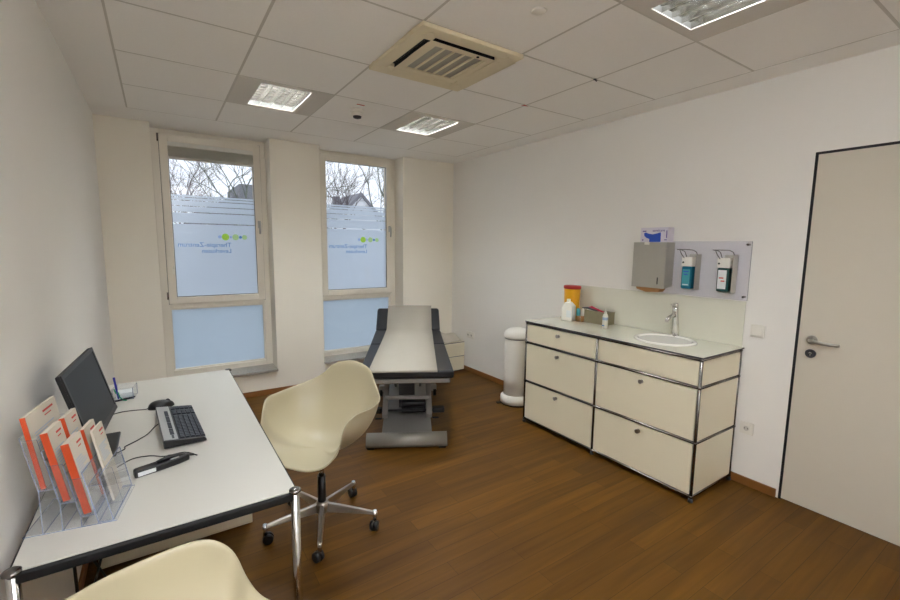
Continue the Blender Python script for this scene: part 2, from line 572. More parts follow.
# windows ------------------------------------------------------------
def ring(mb, x0, x1, z0, z1, w, y0, y1, wb=None, wt=None):
    wb = w if wb is None else wb; wt = w if wt is None else wt
    mb.box((x0, y0, z0), (x0 + w, y1, z1)).box((x1 - w, y0, z0), (x1, y1, z1))
    mb.box((x0 + w, y0, z0), (x1 - w, y1, z0 + wb)).box((x0 + w, y0, z1 - wt), (x1 - w, y1, z1))
def window(idx, x0, blind):
    """x0: left edge of the frame; 0.98 m wide, floor-to-ceiling with a fixed lower light"""
    wd = sempty('window_%d' % idx, (x0, FR, 0))
    Wd = WX[idx - 1][1] - WX[idx - 1][0]
    fr = MB()
    ring(fr, 0, Wd, 0.245, H - 0.001, 0.066, 0, 0.075, wb=0.075, wt=0.055)
    fr.box((0.066, 0, 0.935), (Wd - 0.066, 0.075, 0.992))
    fr.build('window_frame', M['pvc'], wd, bevel=0.004)
    # moulded bead round the lower light
    bd = MB(); ring(bd, 0.066, Wd - 0.066, 0.32, 0.935, 0.012, 0.012, 0.05)
    bd.build('glazing_bead', M['pvc'], wd, bevel=0.003)
    sash = MB()
    sx0, sx1, sz0, sz1 = 0.062, Wd - 0.055, 0.984, 2.572
    ring(sash, sx0, sx1, sz0, sz1, 0.066, -0.022, 0.045)
    sa = sash.build('sash', M['pvc'], wd, bevel=0.007, seg=3)
    gg = MB(); ring(gg, sx0 - 0.004, sx1 + 0.004, sz0 - 0.004, sz1 + 0.004, 0.006, -0.0015, 0.004)
    gg.build('sash_gap_shade', M['gap_shade'], wd)  # grey ring painting the shadow line between sash and frame
    gk = MB(); ring(gk, sx0 + 0.0655, sx1 - 0.0655, sz0 + 0.0655, sz1 - 0.0655, 0.005, -0.006, 0.0)
    gk.build('gasket', M['dgrey'], sa)
    gx0, gx1, gz0, gz1 = sx0 + 0.064, sx1 - 0.064, sz0 + 0.064, sz1 - 0.064
    MB().box((gx0, 0.008, gz0), (gx1, 0.014, gz1)).build('upper_pane', M['glass'], sa)
    MB().box((0.07, 0.026, 0.325), (Wd - 0.07, 0.032, 0.931)).build('lower_pane', M['glass'], wd)
    # frosted film outside the panes
    fm = MB()
    edges = [gz0, 1.757, 1.767, 1.864, 1.872, 1.924, 1.930, 1.977, 1.983, 2.006, 2.012, 2.030]
    for k in range(0, len(edges), 2):
        fm.box((gx0, 0.0155, edges[k]), (gx1, 0.0165, edges[k + 1]))
    f1 = fm.build('frosted_film', M['film'], sa)
    MB().box((0.07, 0.0335, 0.325), (Wd - 0.07, 0.0345, 0.931)).build('lower_frosted_film', M['film2'], wd)
    # logo and mirrored lettering printed on the film (read from outside)
    lx = 0.943 - 0.418 + 0.018
    zc = 1.637
    def disc(x, r, mk, nm):
        MB().cyl((x, 0.0149, zc), (x, 0.0142, zc), r, n=24).build(nm, M[mk], f1)
    disc(lx + 0.035, 0.034, 'fgreen', 'logo_disc'); disc(lx + 0.128, 0.030, 'fgreen2', 'logo_disc')
    disc(lx + 0.212, 0.024, 'fgreen2', 'logo_disc'); disc(lx + 0.174, 0.014, 'fblue', 'logo_disc')
    disc(lx + 0.083, 0.012, 'fpale', 'logo_disc'); disc(lx - 0.016, 0.016, 'fpale', 'logo_disc')
    xr = lx + 0.085
    text_mesh('Therapie-Zentrum', 0.062, 'lettering', M['fblue'], f1, lambda a, b, c: Vector((xr - a, 0.0148 - c, 1.537 + b)), 0.0002)
    text_mesh('Leverkusen', 0.058, 'lettering', M['fblue'], f1, lambda a, b, c: Vector((xr - a, 0.0148 - c, 1.478 + b)), 0.0002)
    # handle on the right stile, hinge covers on the left
    hx = sx1 - 0.032
    hd = MB().box((hx - 0.014, -0.034, 1.735), (hx + 0.014, -0.022, 1.81))
    hd.cyl((hx, -0.034, 1.79), (hx, -0.058, 1.79), 0.009, n=12)
    hd.build('handle_base', M['silver'], sa, bevel=0.003)
    MB().tube([(hx, -0.056, 1.795), (hx, -0.062, 1.77), (hx, -0.062, 1.72), (hx, -0.057, 1.675)], [0.010, 0.012, 0.011, 0.009], n=12).build('handle', M['silver'], sa)
    for z in (1.03, 2.50):
        MB().cyl((sx0 - 0.008, -0.018, z), (sx0 - 0.008, -0.018, z + 0.07), 0.008, n=10).build('hinge', M['dchrome'], wd)
    if blind:
        MB().box((gx0 - 0.0, -0.022, 2.468), (gx1 + 0.0, 0.004, 2.508)).build('blind_rail', M['blind'], sa, bevel=0.003)
        bl = MB()
        z = 2.468; k = 0
        while z > 2.375:
            bl.prism([(-0.004, z), (-0.02, z - 0.004), (-0.004, z - 0.008), (0.003, z - 0.004)], 'x', gx0, gx1); z -= 0.008
        bl.box((gx0, -0.022, 2.352), (gx1, 0.003, 2.374))
        bl.build('pleated_blind', M['blind'], sa)
        MB().box((gx0 - 0.022, -0.034, 1.27), (gx0 - 0.002, -0.022, 1.33)).tube([(gx0 - 0.012, -0.03, 1.325), (gx0 - 0.004, -0.04, 1.36)], 0.005, 8).build('blind_cleat', M['wplast'], sa)
    # granite sill
    s = MB().box((-0.0, -0.262, 0.243), (Wd, 0.0, 0.268))
    s.build('granite_sill', M['granite'], wd, bevel=0.003)
    return wd
window(1, WX[0][0], True)
window(2, WX[1][0], False)

# ================================================================== CEILING FITTINGS
def ceiling_light(i, j, label):
    x0, x1, y1, y0 = GX[i] + 0.005, GX[i] + 0.615, GY[j] - 0.005, GY[j] - 0.615
    cx, cy = (x0 + x1) / 2, (y0 + y1) / 2
    t = thing('ceiling_light', label, 'ceiling light', (cx, cy, H), 0, 'recessed ceiling lights')
    hw, hl = 0.165, 0.262
    hs = MB()
    a, b = 0.305, 0.305
    hs.box((-a, -b, -0.001), (-hw, b, 0.004)).box((hw, -b, -0.001), (a, b, 0.004))
    hs.box((-hw, -b, -0.001), (hw, -hl, 0.004)).box((-hw, hl, -0.001), (hw, b, 0.004))
    hs.build('housing', M['housing'], t); hs = MB()
    hs.box((-hw - 0.004, -hl - 0.004, 0.004), (-hw, hl + 0.004, 0.09)).box((hw, -hl - 0.004, 0.004), (hw + 0.004, hl + 0.004, 0.09))
    hs.box((-hw, -hl - 0.004, 0.004), (hw, -hl, 0.09)).box((-hw, hl, 0.004), (hw, hl + 0.004, 0.09))
    hs.box((-hw, -hl, 0.088), (hw, hl, 0.092))
    hs.build('lamp_box', M['lampdk'], t)
    MB().box((-hw + 0.012, -hl + 0.03, 0.078), (hw - 0.012, hl - 0.03, 0.082)).build('luminous_panel', M['tube'] if j == 1 else M['tube2'], t)
    rf = MB()
    zt, zb = 0.062, 0.006
    nb = 4
    sp = 2 * hw / nb
    for k in range(nb + 1):      # lengthwise blades, V section, wide at the top
        x = -hw + sp * k
        tt = 0.013
        xl, xr = max(-hw, x - tt), min(hw, x + tt)
        xm0, xm1 = max(-hw, x - 0.0015), min(hw, x + 0.0015)
        rf.prism([(xl, zt), (xm0, zb), (xm1, zb), (xr, zt)], 'y', -hl, hl)
    nc = 9
    for k in range(nc + 1):
        y = -hl + 2 * hl * k / nc
        tt = 0.009
        yl, yr = max(-hl, y - tt), min(hl, y + tt)
        y0_, y1_ = max(-hl, y - 0.001), min(hl, y + 0.001)
        rf.prism([(yl, zt), (y0_, zb + 0.026), (y1_, zb + 0.026), (yr, zt)], 'x', -hw, hw)
    rf.build('louvre', M['reflector'], t)
    return t
ceiling_light(1, 1, 'recessed louvred ceiling light above the window with the grey blind')
ceiling_light(3, 1, 'recessed ceiling light with bright white slots between smoke detector and right wall')
ceiling_light(3, 5, 'louvred ceiling light cut off by the top edge, nearest the door')
ceiling_light(1, 5, 'louvred ceiling light overhead near the camera, above the desk side, out of frame')

# air-conditioning cassette
acx, acy = (GX[2] + GX[3]) / 2, (GY[3] + GY[4]) / 2
ac = thing('air_conditioner', 'square cream ceiling cassette air conditioner with grey intake grille', 'air conditioner', (acx, acy, H))
A = 0.318
pn = MB()
def slotted(mb, a, zt, zb):
    # square plate with four slots and a central opening left for the grille
    s0, s1, g = 0.208, 0.246, 0.20      # slot band and half length
    # outer rim
    mb.box((-a, -a, zb), (a, -s1, zt)).box((-a, s1, zb), (a, a, zt)).box((-a, -s1, zb), (-s1, s1, zt)).box((s1, -s1, zb), (a, s1, zt))
    # corners of slot band
    for sx in (-1, 1):
        for sy in (-1, 1):
            mb.box((sx * s0, sy * g, zb), (sx * s1, sy * s1, zt)).box((sx * g, sy * s0, zb), (sx * s0, sy * s1, zt))
    # inner plate frame
    c = 0.165
    mb.box((-s0, -s0, zb), (s0, -c, zt)).box((-s0, c, zb), (s0, s0, zt)).box((-s0, -c, zb), (-c, c, zt)).box((c, -c, zb), (s0, c, zt))
slotted(pn, A, 0.0, -0.022)
pn.build('panel', M['cream'], ac, bevel=0.006, seg=3)
MB().box((-0.25, -0.25, -0.001), (0.25, 0.25, 0.0005)).build('duct_opening', M['dark'], ac)
gr = MB()
c = 0.165
for k in range(6):
    x = -c + 0.0 + (2 * c - 0.014) * k / 5
    gr.box((x, -c, -0.020), (x + 0.014, c, -0.004))
gr.build('intake_grille', M['cream'], ac, bevel=0.002)
for k in range(5):
    x0 = -c + 0.014 + (2 * c - 0.014) * k / 5
    x1 = -c + (2 * c - 0.014) * (k + 1) / 5
    MB().box((x0, -c, -0.014), (x1, c, -0.006)).build('filter_strip', M['grille'], ac)
for ang, opened in ((0, False), (1, False), (2, True), (3, True)):
    f = MB()
    if opened: continue
    f.box((-0.198, -0.244, -0.0225), (0.198, -0.210, -0.016))
    mt = Matrix.Rotation({0: PI, 1: PI / 2, 2: 0, 3: -PI / 2}[ang], 4, 'Z')
    f.xform(mt)
    f.build('air_flap', M['cream'], ac, bevel=0.001)
ln_ = MB().box((-0.2, -0.2095, -0.021), (0.2, -0.207, 0)).box((-0.2095, -0.2, -0.021), (-0.207, 0.2, 0))
ln_.build('slot_shade', M['dark'], ac)  # black strips painting shade onto the inner walls of the open slots
for sx, sy in ((-1, -1), (-1, 1), (1, -1), (1, 1)):
    MB().prism([(sx * 0.205, sy * 0.245), (sx * 0.245, sy * 0.205), (sx * 0.285, sy * 0.245), (sx * 0.245, sy * 0.285)], 'z', -0.025, -0.02).build('corner_cover', M['cream'], ac, bevel=0.002)
MB().cyl((0.1, -0.19, -0.0215), (0.1, -0.19, -0.026), 0.008, n=12).build('sensor', M['dark'], ac)

# smoke detector, stickers, cover disc, hook
sd = thing('smoke_detector', 'round white smoke detector on the ceiling between the far lights', 'smoke detector', (1.742, 3.37, H + 0.001))
MB().lathe([(0.055, 0), (0.055, -0.012), (0.048, -0.02)]).build('base', M['wplast'], sd)
MB().lathe([(0.044, -0.02), (0.046, -0.034), (0.040, -0.046), (0.02, -0.052), (1e-5, -0.054)]).build('head', M['wplast'], sd)
MB().lathe([(0.034, -0.046), (0.030, -0.060), (0.012, -0.066), (1e-5, -0.068)]).build('sensor_chamber', M['dgrey'], sd)
tag(MB().box((-0.03, -0.008, -0.001), (0.03, 0.008, 0.0)).build('ceiling_sticker', M['redp'], loc=(1.715, 3.232, H)), 'small red sticker on the ceiling seam beside the smoke detector', 'sticker')
tag(MB().prism([(-0.03, 0.012), (0.03, 0.0), (-0.02, -0.014)], 'z', -0.001, 0).build('ceiling_sticker', M['redp'], loc=(2.725, 2.525, H)), 'small red arrow sticker where ceiling seams cross near the right wall', 'sticker')
tag(MB().lathe([(1e-5, -0.004), (0.030, -0.004), (0.036, 0), (1e-5, 0)]).build('ceiling_cover', M['wplast'], loc=(1.861, 1.524, H)), 'small round white cover plate on the ceiling near the air conditioner', 'cover plate')
hk = MB().cyl((0, 0, 0), (0, 0, -0.004), 0.010, n=14).tube([(0, 0, -0.004), (0.014, 0, -0.010), (0.02, 0, -0.004)], 0.003, 6)
tag(hk.build('ceiling_hook', M['dgrey'], loc=(2.716, 1.892, H)), 'tiny grey hook at a ceiling seam above the sink wall', 'hook')

# ================================================================== DESK
DX0, DX1, DY_0, DY_1, DTOP = 0.012, 0.742, 1.437, 3.175, 0.740
dk = thing('desk', 'long white-topped desk on chrome legs along the left wall', 'desk', (0, 0, 0))
MB().box((DX0 + 0.012, DY_0 + 0.012, DTOP - 0.019), (DX1 - 0.012, DY_1 - 0.012, DTOP)).build('tabletop', M['desk'], dk, bevel=0.0015)
LX = (DX0 + 0.016, DX1 - 0.016); LY = (DY_0 + 0.016, DY_1 - 0.016)
fr = MB()
for y in LY: fr.box((LX[0], y - 0.012, DTOP - 0.036), (LX[1], y + 0.012, DTOP - 0.005))
for x in LX: fr.box((x - 0.012, LY[0], DTOP - 0.036), (x + 0.012, LY[1], DTOP - 0.005))
fr.build('frame', M['black'], dk, bevel=0.006)  # chrome tubes coloured black for the shade under the tabletop
for x in LX:
    for y in LY:
        lg = MB().cyl((x, y, 0.008), (x, y, DTOP - 0.004), 0.0145, n=24).build('leg', M['chrome'], dk)
        MB().lathe([(1e-5, 0.006), (0.015, 0.005), (0.021, 0.001), (0.021, -0.004), (0.0145, -0.008)], (x, y, DTOP - 0.002), 24).build('leg_cap', M['dchrome'], lg)
        MB().cyl((x, y, 0), (x, y, 0.009), 0.018, n=18).build('foot', M['plast'], lg)

# white pedestal under the far end of the desk
pd = thing('pedestal', 'low white drawer pedestal standing on the floor under the far end of the desk', 'cabinet')
MB().box((0.06, 2.52, 0.006), (0.742, 3.10, 0.60)).build('body', M['white'], pd, bevel=0.004)
for z0, z1 in ((0.02, 0.29), (0.30, 0.585)):
    d_ = MB().box((0.08, 2.508, z0), (0.722, 2.52, z1)).build('drawer', M['white'], pd, bevel=0.002)
    MB().cyl((0.38, 2.508, z1 - 0.05), (0.38, 2.49, z1 - 0.05), 0.012, n=14).build('knob', M['chrome'], d_)

# black cables lying under the desk
cb = MB().tube([(0.06, 2.10, 0.02), (0.10, 2.06, 0.012), (0.2, 2.02, 0.008), (0.26, 2.1, 0.008), (0.18, 2.22, 0.008), (0.08, 2.2, 0.03), (0.03, 2.18, 0.12), (0.025, 2.2, 0.3), (0.03, 2.25, 0.6)], 0.006, 8)
tag(cb.build('power_cable', M['plast']), 'black cable looped on the floor below the desk by the left wall', 'cable')
cb = MB().tube([(0.10, 2.3, 0.20), (0.07, 2.3, 0.09), (0.09, 2.3, 0.015), (0.13, 2.33, 0.02), (0.05, 2.36, 0.2), (0.04, 2.38, 0.5)], 0.005, 8)
tag(cb.build('power_cable', M['plast']), 'black cable hanging in a V shape behind the desk leg by the wall', 'cable')

# ================================================================== MONITOR
mc = Vector((0.135, 2.159, 0.975)); yaw, tilt = -0.074, 0.245
n_ = Vector((math.cos(yaw) * math.cos(tilt), math.sin(yaw) * math.cos(tilt), math.sin(tilt)))
r_ = Vector((-math.sin(yaw), math.cos(yaw), 0)); u_ = r_.cross(n_) * -1
if u_.z < 0: u_ = -u_
mo = thing('monitor', 'black flat-screen monitor tilted back on the desk against the left wall', 'monitor', (mc.x, mc.y, DTOP + 0.0006))
base_m = Matrix((r_, u_, n_)).transposed().to_4x4(); base_m.translation = Vector((0, 0, mc.z - DTOP))
mw, mh = 0.48, 0.292
MB().box((-mw / 2, -mh / 2, -0.016), (mw / 2, mh / 2, 0)).xform(base_m).build('casing', M['plast'], mo, bevel=0.006, seg=3)
MB().box((-0.10, -0.09, -0.045), (0.10, 0.07, -0.015)).xform(base_m).build('rear_cover', M['plast'], mo, bevel=0.008)
bz = MB()
for a, b in (((-mw / 2, -mh / 2), (mw / 2, -mh / 2 + 0.022)), ((-mw / 2, mh / 2 - 0.016), (mw / 2, mh / 2)), ((-mw / 2, -mh / 2), (-mw / 2 + 0.016, mh / 2)), ((mw / 2 - 0.016, -mh / 2), (mw / 2, mh / 2))):
    bz.box((a[0], a[1], -0.002), (b[0], b[1], 0.004))
bz.xform(base_m).build('bezel', M['plast'], mo, bevel=0.001)
MB().box((-mw / 2 + 0.016, -mh / 2 + 0.022, 0.0), (mw / 2 - 0.016, mh / 2 - 0.016, 0.0015)).xform(base_m).build('screen', M['screen'], mo)
MB().tube([(-0.045, 0.01, 0.22), (-0.055, 0.012, 0.12), (-0.02, 0.02, 0.014)], [0.02, 0.022, 0.03], n=14).build('stand_neck', M['plast'], mo)
MB().box((-0.09, -0.10, 0.0), (0.068, 0.15, 0.012)).build('stand_base', M['plast'], mo, bevel=0.005)

# ================================================================== KEYBOARD, MOUSE, SCANNER
kb = thing('keyboard', 'black and silver keyboard lying lengthwise in the middle of the desk', 'keyboard', (0.420, 2.250, DTOP + 0.0006), R_(3.6))
# local: x across (0.165), y along (0.53); silver strip along -x
kx, ky = 0.076, 0.228
MB().prism([(-kx, 0.006), (-kx, 0.040), (kx - 0.01, 0.022), (kx, 0.010), (kx, 0.004)], 'y', -ky, ky).build('body', M['plast'], kb, bevel=0.004)
def kz(x): return 0.040 - 0.018 * (x + kx) / (2 * kx - 0.01)
def slab(mb, x0, x1, y0, y1, h):
    z0, z1 = kz(x0), kz(x1)
    vs = [(x0, y0, z0 - 0.002), (x1, y0, z1 - 0.002), (x1, y1, z1 - 0.002), (x0, y1, z0 - 0.002), (x0 + .0012, y0 + .0012, z0 + h), (x1 - .0012, y0 + .0012, z1 + h), (x1 - .0012, y1 - .0012, z1 + h), (x0 + .0012, y1 - .0012, z0 + h)]
    mb._add(vs, [(0, 3, 2, 1), (4, 5, 6, 7), (0, 1, 5, 4), (1, 2, 6, 5), (2, 3, 7, 6), (3, 0, 4, 7)])
st = MB(); slab(st, -kx + 0.001, -kx + 0.052, -ky + 0.006, ky - 0.006, 0.002)
st.build('silver_strip', M['silver'], kb)
fk = MB()
for g in range(5):
    if g == 4: continue
    y0 = -ky + 0.06 + g * 0.080
    for q in range(4):
        slab(fk, -kx + 0.027, -kx + 0.043, y0 + q * 0.018, y0 + q * 0.018 + 0.016, 0.005)
slab(fk, -kx + 0.030, -kx + 0.040, -ky + 0.015, -ky + 0.055, 0.003)
fk.build('function_keys', M['key'], kb)
ks = MB()
for r in range(5):
    x0 = -kx + 0.058 + r * 0.0185
    y = -ky + 0.012
    while y < ky - 0.024:
        if abs(y - 0.075) > 0.008 and abs(y - 0.15) > 0.008:
            slab(ks, x0, x0 + 0.0168, y, y + 0.0175, 0.006)
        y += 0.0192
ks.build('keys', M['key'], kb)
for y in (-ky + 0.03, ky - 0.03):
    MB().box((-kx + 0.004, y - 0.012, 0.0), (-kx + 0.012, y + 0.012, 0.02)).build('foot', M['plast'], kb)

ms = thing('computer_mouse', 'black computer mouse behind the far end of the keyboard', 'mouse', (0.352, 2.585, DTOP), R_(-80))
mm = MB()
prof = []
for i in range(13):
    for k in range(20):
        t = 2 * PI * k / 20
        ph = PI / 2 * i / 12
        x = 0.034 * math.cos(t) * math.cos(ph) ** 0.7
        y = 0.058 * math.sin(t) * math.cos(ph) ** 0.7
        z = 0.002 + 0.036 * math.sin(ph) * (1 - 0.12 * y / 0.058)
        prof.append((x, y, z))
mm._add(prof, [(i * 20 + k, i * 20 + (k + 1) % 20, (i + 1) * 20 + (k + 1) % 20, (i + 1) * 20 + k) for i in range(12) for k in range(20)] + [tuple(range(20))[::-1]], 0, True)
mm.build('body', M['plast'], ms)
MB().cyl((-0.005, 0.030, 0.030), (0.005, 0.030, 0.030), 0.009, n=14).build('scroll_wheel', M['dgrey'], ms)

def cord(pts, label, r=0.0022):
    P = [Vector(p) for p in pts]; out = []
    for i in range(len(P) - 1):
        p0, p1, p2, p3 = P[max(i - 1, 0)], P[i], P[i + 1], P[min(i + 2, len(P) - 1)]
        for t in (0, .25, .5, .75):
            out.append(.5 * ((2 * p1) + (-p0 + p2) * t + (2 * p0 - 5 * p1 + 4 * p2 - p3) * t * t + (-p0 + 3 * p1 - 3 * p2 + p3) * t ** 3))
    out.append(P[-1])
    return tag(MB().tube(out, r, 8).build('cord', M['plast']), label, 'cord')
zt = DTOP + 0.0025
cord([(0.300, 2.578, zt + 0.008), (0.285, 2.585, zt), (0.234, 2.60, zt), (0.175, 2.600, zt), (0.10, 2.54, zt), (0.04, 2.5, zt)], 'thin black mouse cord running from the mouse to behind the monitor')
cord([(0.342, 2.31, zt + 0.012), (0.322, 2.30, zt), (0.300, 2.235, zt), (0.262, 2.18, zt), (0.225, 2.14, zt), (0.215, 2.10, zt), (0.08, 2.0, zt), (0.03, 2.02, zt)], 'thin black keyboard cord curving from keyboard to the monitor foot')
cord([(0.465, 1.885, DTOP + 0.010), (0.425, 1.935, DTOP + 0.012), (0.36, 1.958, zt), (0.312, 1.993, zt), (0.257, 2.0, zt), (0.215, 1.955, zt), (0.17, 1.90, zt)], 'black cord of the handheld device curving over the desk to the brochure rack')

sn = thing('dictation_device', 'long black handheld dictation device lying on the desk in front of the keyboard', 'handheld device', (0.355, 1.862, DTOP), R_(17))
MB().prism([(-0.095, -0.018), (-0.09, 0.02), (-0.02, 0.023), (0.05, 0.017), (0.088, 0.006), (0.088, -0.006), (0.05, -0.016), (-0.02, -0.02)], 'z', 0.0, 0.026).build('body', M['plast'], sn, bevel=0.006, seg=3)
MB().box((-0.085, -0.0205, 0.006), (-0.03, -0.0185, 0.020)).build('sticker', M['wlabel'], sn)
MB().tube([(-0.02, 0.004, 0.027), (0.02, 0.006, 0.033), (0.06, 0.005, 0.026), (0.105, 0.004, 0.012)], [0.006, 0.008, 0.007, 0.004], n=10).build('strap', M['plast'], sn)
MB().box((0.02, -0.012, 0.026), (0.05, -0.004, 0.0285)).build('slide_switch', M['silver'], sn, bevel=0.001)

# ================================================================== BROCHURE RACK + BROCHURES
RY0, RYM, RY1 = 1.585, 1.690, 1.795
RKO, RKA = Vector((0.020, 1.602, DTOP)), R_(-10)
RKM = Matrix.Translation(RKO) @ Matrix.Rotation(RKA, 4, 'Z') @ Matrix.Translation((-0.02, -RY0, 0))
rk = thing('brochure_rack', 'clear acrylic stepped brochure rack on the near corner of the desk', 'brochure rack', RKM @ Vector((0, 0, 0.0005)), RKA)
th = 0.003
ra = MB()
tiers = [(0.068, 0.130), (0.112, 0.082), (0.156, 0.032), (0.196, 0.004)]      # x of pocket foot, z above the desk
lean = R_(10)
upv = Vector((-math.sin(lean), 0, math.cos(lean)))
bk = MB()
bk.box((0.02, RY0, 0), (0.238, RY1, th), 0, 1)
for k, (x, z) in enumerate(tiers):
    dx = 0.032
    # floor of the pocket, back and front sheets, ends
    bk.obox((x - 0.004, RY0, z), (dx + 0.004, 0, 0), (0, RY1 - RY0, 0), (0, 0, th), 0, 1)
    bk.obox((x - 0.004, RY0, z), (th, 0, 0), (0, RY1 - RY0, 0), upv * 0.165, 0, 1)
    bk.obox((x + dx, RY0, z), (th, 0, 0), (0, RY1 - RY0, 0), upv * (0.09 if k < 3 else 0.145), 0, 1)
    for y in (RY0, RY1 - th) + ((RYM,) if k else ()):
        bk.obox((x - 0.004, y, z), (dx + 0.004, 0, 0), (0, th, 0), upv * (0.155 if k == 0 else 0.12), 0, 1)
# risers down to the base plate
for x, z in tiers[:3]:
    bk.box((x - 0.004, RY0, 0), (x - 0.001, RY1, z), 0, 1)
bk.build('rack_body', [M['acryl'], M['aedge']], rk)

def brochure(x, z, y0, w, hgt, thick, label, spine=True, ln=lean, marks=2):
    uv = Vector((-math.sin(ln), 0, math.cos(ln))); nv = Vector((math.cos(ln), 0, math.sin(ln)))
    t = thing('brochure_stack', label, 'brochures', RKM @ Vector((x, y0, z)), RKA, 'brochures in the acrylic rack')
    MB().obox((0, 0.004 if spine else 0, 0), nv * thick, (0, w - 0.004, 0), uv * hgt).build('pages', M['paper'], t)
    if spine:
        lab(MB().obox(nv * -0.001, nv * (thick + 0.001), (0, 0.005, 0), uv * (hgt - 0.001)).build('spine', M['orange'], t), 'orange edge')
    q = MB()
    for k in range(marks):
        q.obox(nv * thick + uv * (hgt - 0.022 - 0.012 * k) + Vector((0, w * (0.52 if k == 0 else 0.55), 0)), nv * 0.0006, (0, w * (0.34 if k == 0 else 0.22), 0), uv * (0.006 if k == 0 else 0.003))
    q.build('heading', M['redp'], t)
    q = MB()
    rnd = random.Random(int(x * 1e4) + int(y0 * 1e3))
    for k in range(7):
        q.obox(nv * thick + uv * (hgt - 0.06 - 0.008 * k) + Vector((0, w * 0.15, 0)), nv * 0.0005, (0, w * rnd.uniform(0.35, 0.7), 0), uv * 0.0022)
    q.build('text_lines', M['lpale'], t)
    if hgt > 0.19 and w > 0.15:
        MB().obox(nv * thick + uv * 0.075 + Vector((0, w * 0.42, 0)), nv * 0.0008, (0, 0.012, 0), uv * 0.045).build('picture', M['dgrey'], t)
    return t
brochure(0.070, 0.134, RY0 + 0.006, 0.196, 0.215, 0.010, 'widest white brochure with orange edge, back row of the rack against the wall', ln=R_(8))
brochure(0.116, 0.086, RY0 + 0.006, 0.096, 0.212, 0.015, 'narrow orange-edged brochures in the middle of the near column of the rack')
brochure(0.124, 0.086, RYM + 0.006, 0.094, 0.216, 0.012, 'narrow orange-edged brochures in the far column, just in front of the widest one')
brochure(0.160, 0.036, RY0 + 0.006, 0.096, 0.222, 0.017, 'thickest orange-edged brochure stack, lowest and nearest in the rack')
brochure(0.170, 0.036, RYM + 0.006, 0.094, 0.222, 0.011, 'orange-edged brochures in the far column behind the plain white leaflets')
brochure(0.200, 0.010, RYM + 0.006, 0.094, 0.240, 0.006, 'plain white leaflets without orange edge at the front of the rack', spine=False)

# memo box with pens
mb_ = thing('memo_box', 'small clear memo box with pale cards at the far end of the desk', 'memo box', (0.192, 2.862, DTOP), R_(-10))
q = MB()
q.box((-0.045, -0.045, 0), (0.045, 0.045, th), 0, 1)
for a in (-1, 1):
    q.box((-0.045, a * 0.045 - 0.0015, 0), (0.045, a * 0.045 + 0.0015, 0.062), 0, 1)
    q.box((a * 0.045 - 0.0015, -0.045, 0), (a * 0.045 + 0.0015, 0.045, 0.062), 0, 1)
q.build('box', [M['acryl'], M['aedge']], mb_)
tag(MB().box((-0.036, -0.036, DTOP + 0.0035), (0.036, 0.036, DTOP + 0.034)).build('note_pad', M['wlabel'], loc=(0.192, 2.862, 0)), 'pad of pale note paper inside the clear memo box', 'note pad')
tag(MB().tube([(0.1645, 2.826, DTOP + 0.006), (0.157, 2.823, DTOP + 0.075), (0.152, 2.822, DTOP + 0.125)], [0.0035, 0.0045, 0.0055], n=10).build('pen', M['blue']), 'blue pen standing upright at the clear memo box', 'pen')
tag(MB().tube([(0.14, 2.785, DTOP + 0.006), (0.19, 2.805, DTOP + 0.006), (0.236, 2.826, DTOP + 0.006)], [0.004, 0.0055, 0.003], n=10).build('pen', M['plast']), 'black pen lying on the desk in front of the memo box', 'pen')
tag(MB().tube([(0.150, 2.811, DTOP + 0.066), (0.157, 2.812, DTOP + 0.04), (0.166, 2.812, DTOP + 0.045), (0.172, 2.806, DTOP + 0.02), (0.186, 2.798, DTOP + 0.003), (0.2, 2.79, DTOP + 0.003)], 0.003, 8).build('elastic_band', M['green']), 'green elastic band hanging around the blue pen', 'elastic band')

# ================================================================== SHELL CHAIRS
ctrl = [(0.0, -0.272, 0.409), (0.115, -0.273, 0.411), (0.193, -0.246, 0.429), (0.228, -0.209, 0.462), (0.253, -0.183, 0.522), (0.263, -0.154, 0.623), (0.294, -0.096, 0.669), (0.313, 0.002, 0.671), (0.301, 0.116, 0.678), (0.248, 0.19, 0.701), (0.186, 0.25, 0.739), (0.135, 0.285, 0.795), (0.069, 0.301, 0.823), (0.0, 0.307, 0.834)]
def rim_pts():
    P = [Vector(p) for p in ctrl]
    L = [Vector((-p.x, p.y, p.z)) for p in P[::-1][1:-1]]
    Q = P + L; m = len(Q); out = []
    for i in range(m):
        p0, p1, p2, p3 = Q[i - 1], Q[i], Q[(i + 1) % m], Q[(i + 2) % m]
        for t in (0, 1 / 3, 2 / 3):
            out.append(.5 * ((2 * p1) + (-p0 + p2) * t + (2 * p0 - 5 * p1 + 4 * p2 - p3) * t * t + (-p0 + 3 * p1 - 3 * p2 + p3) * t ** 3))
    return out
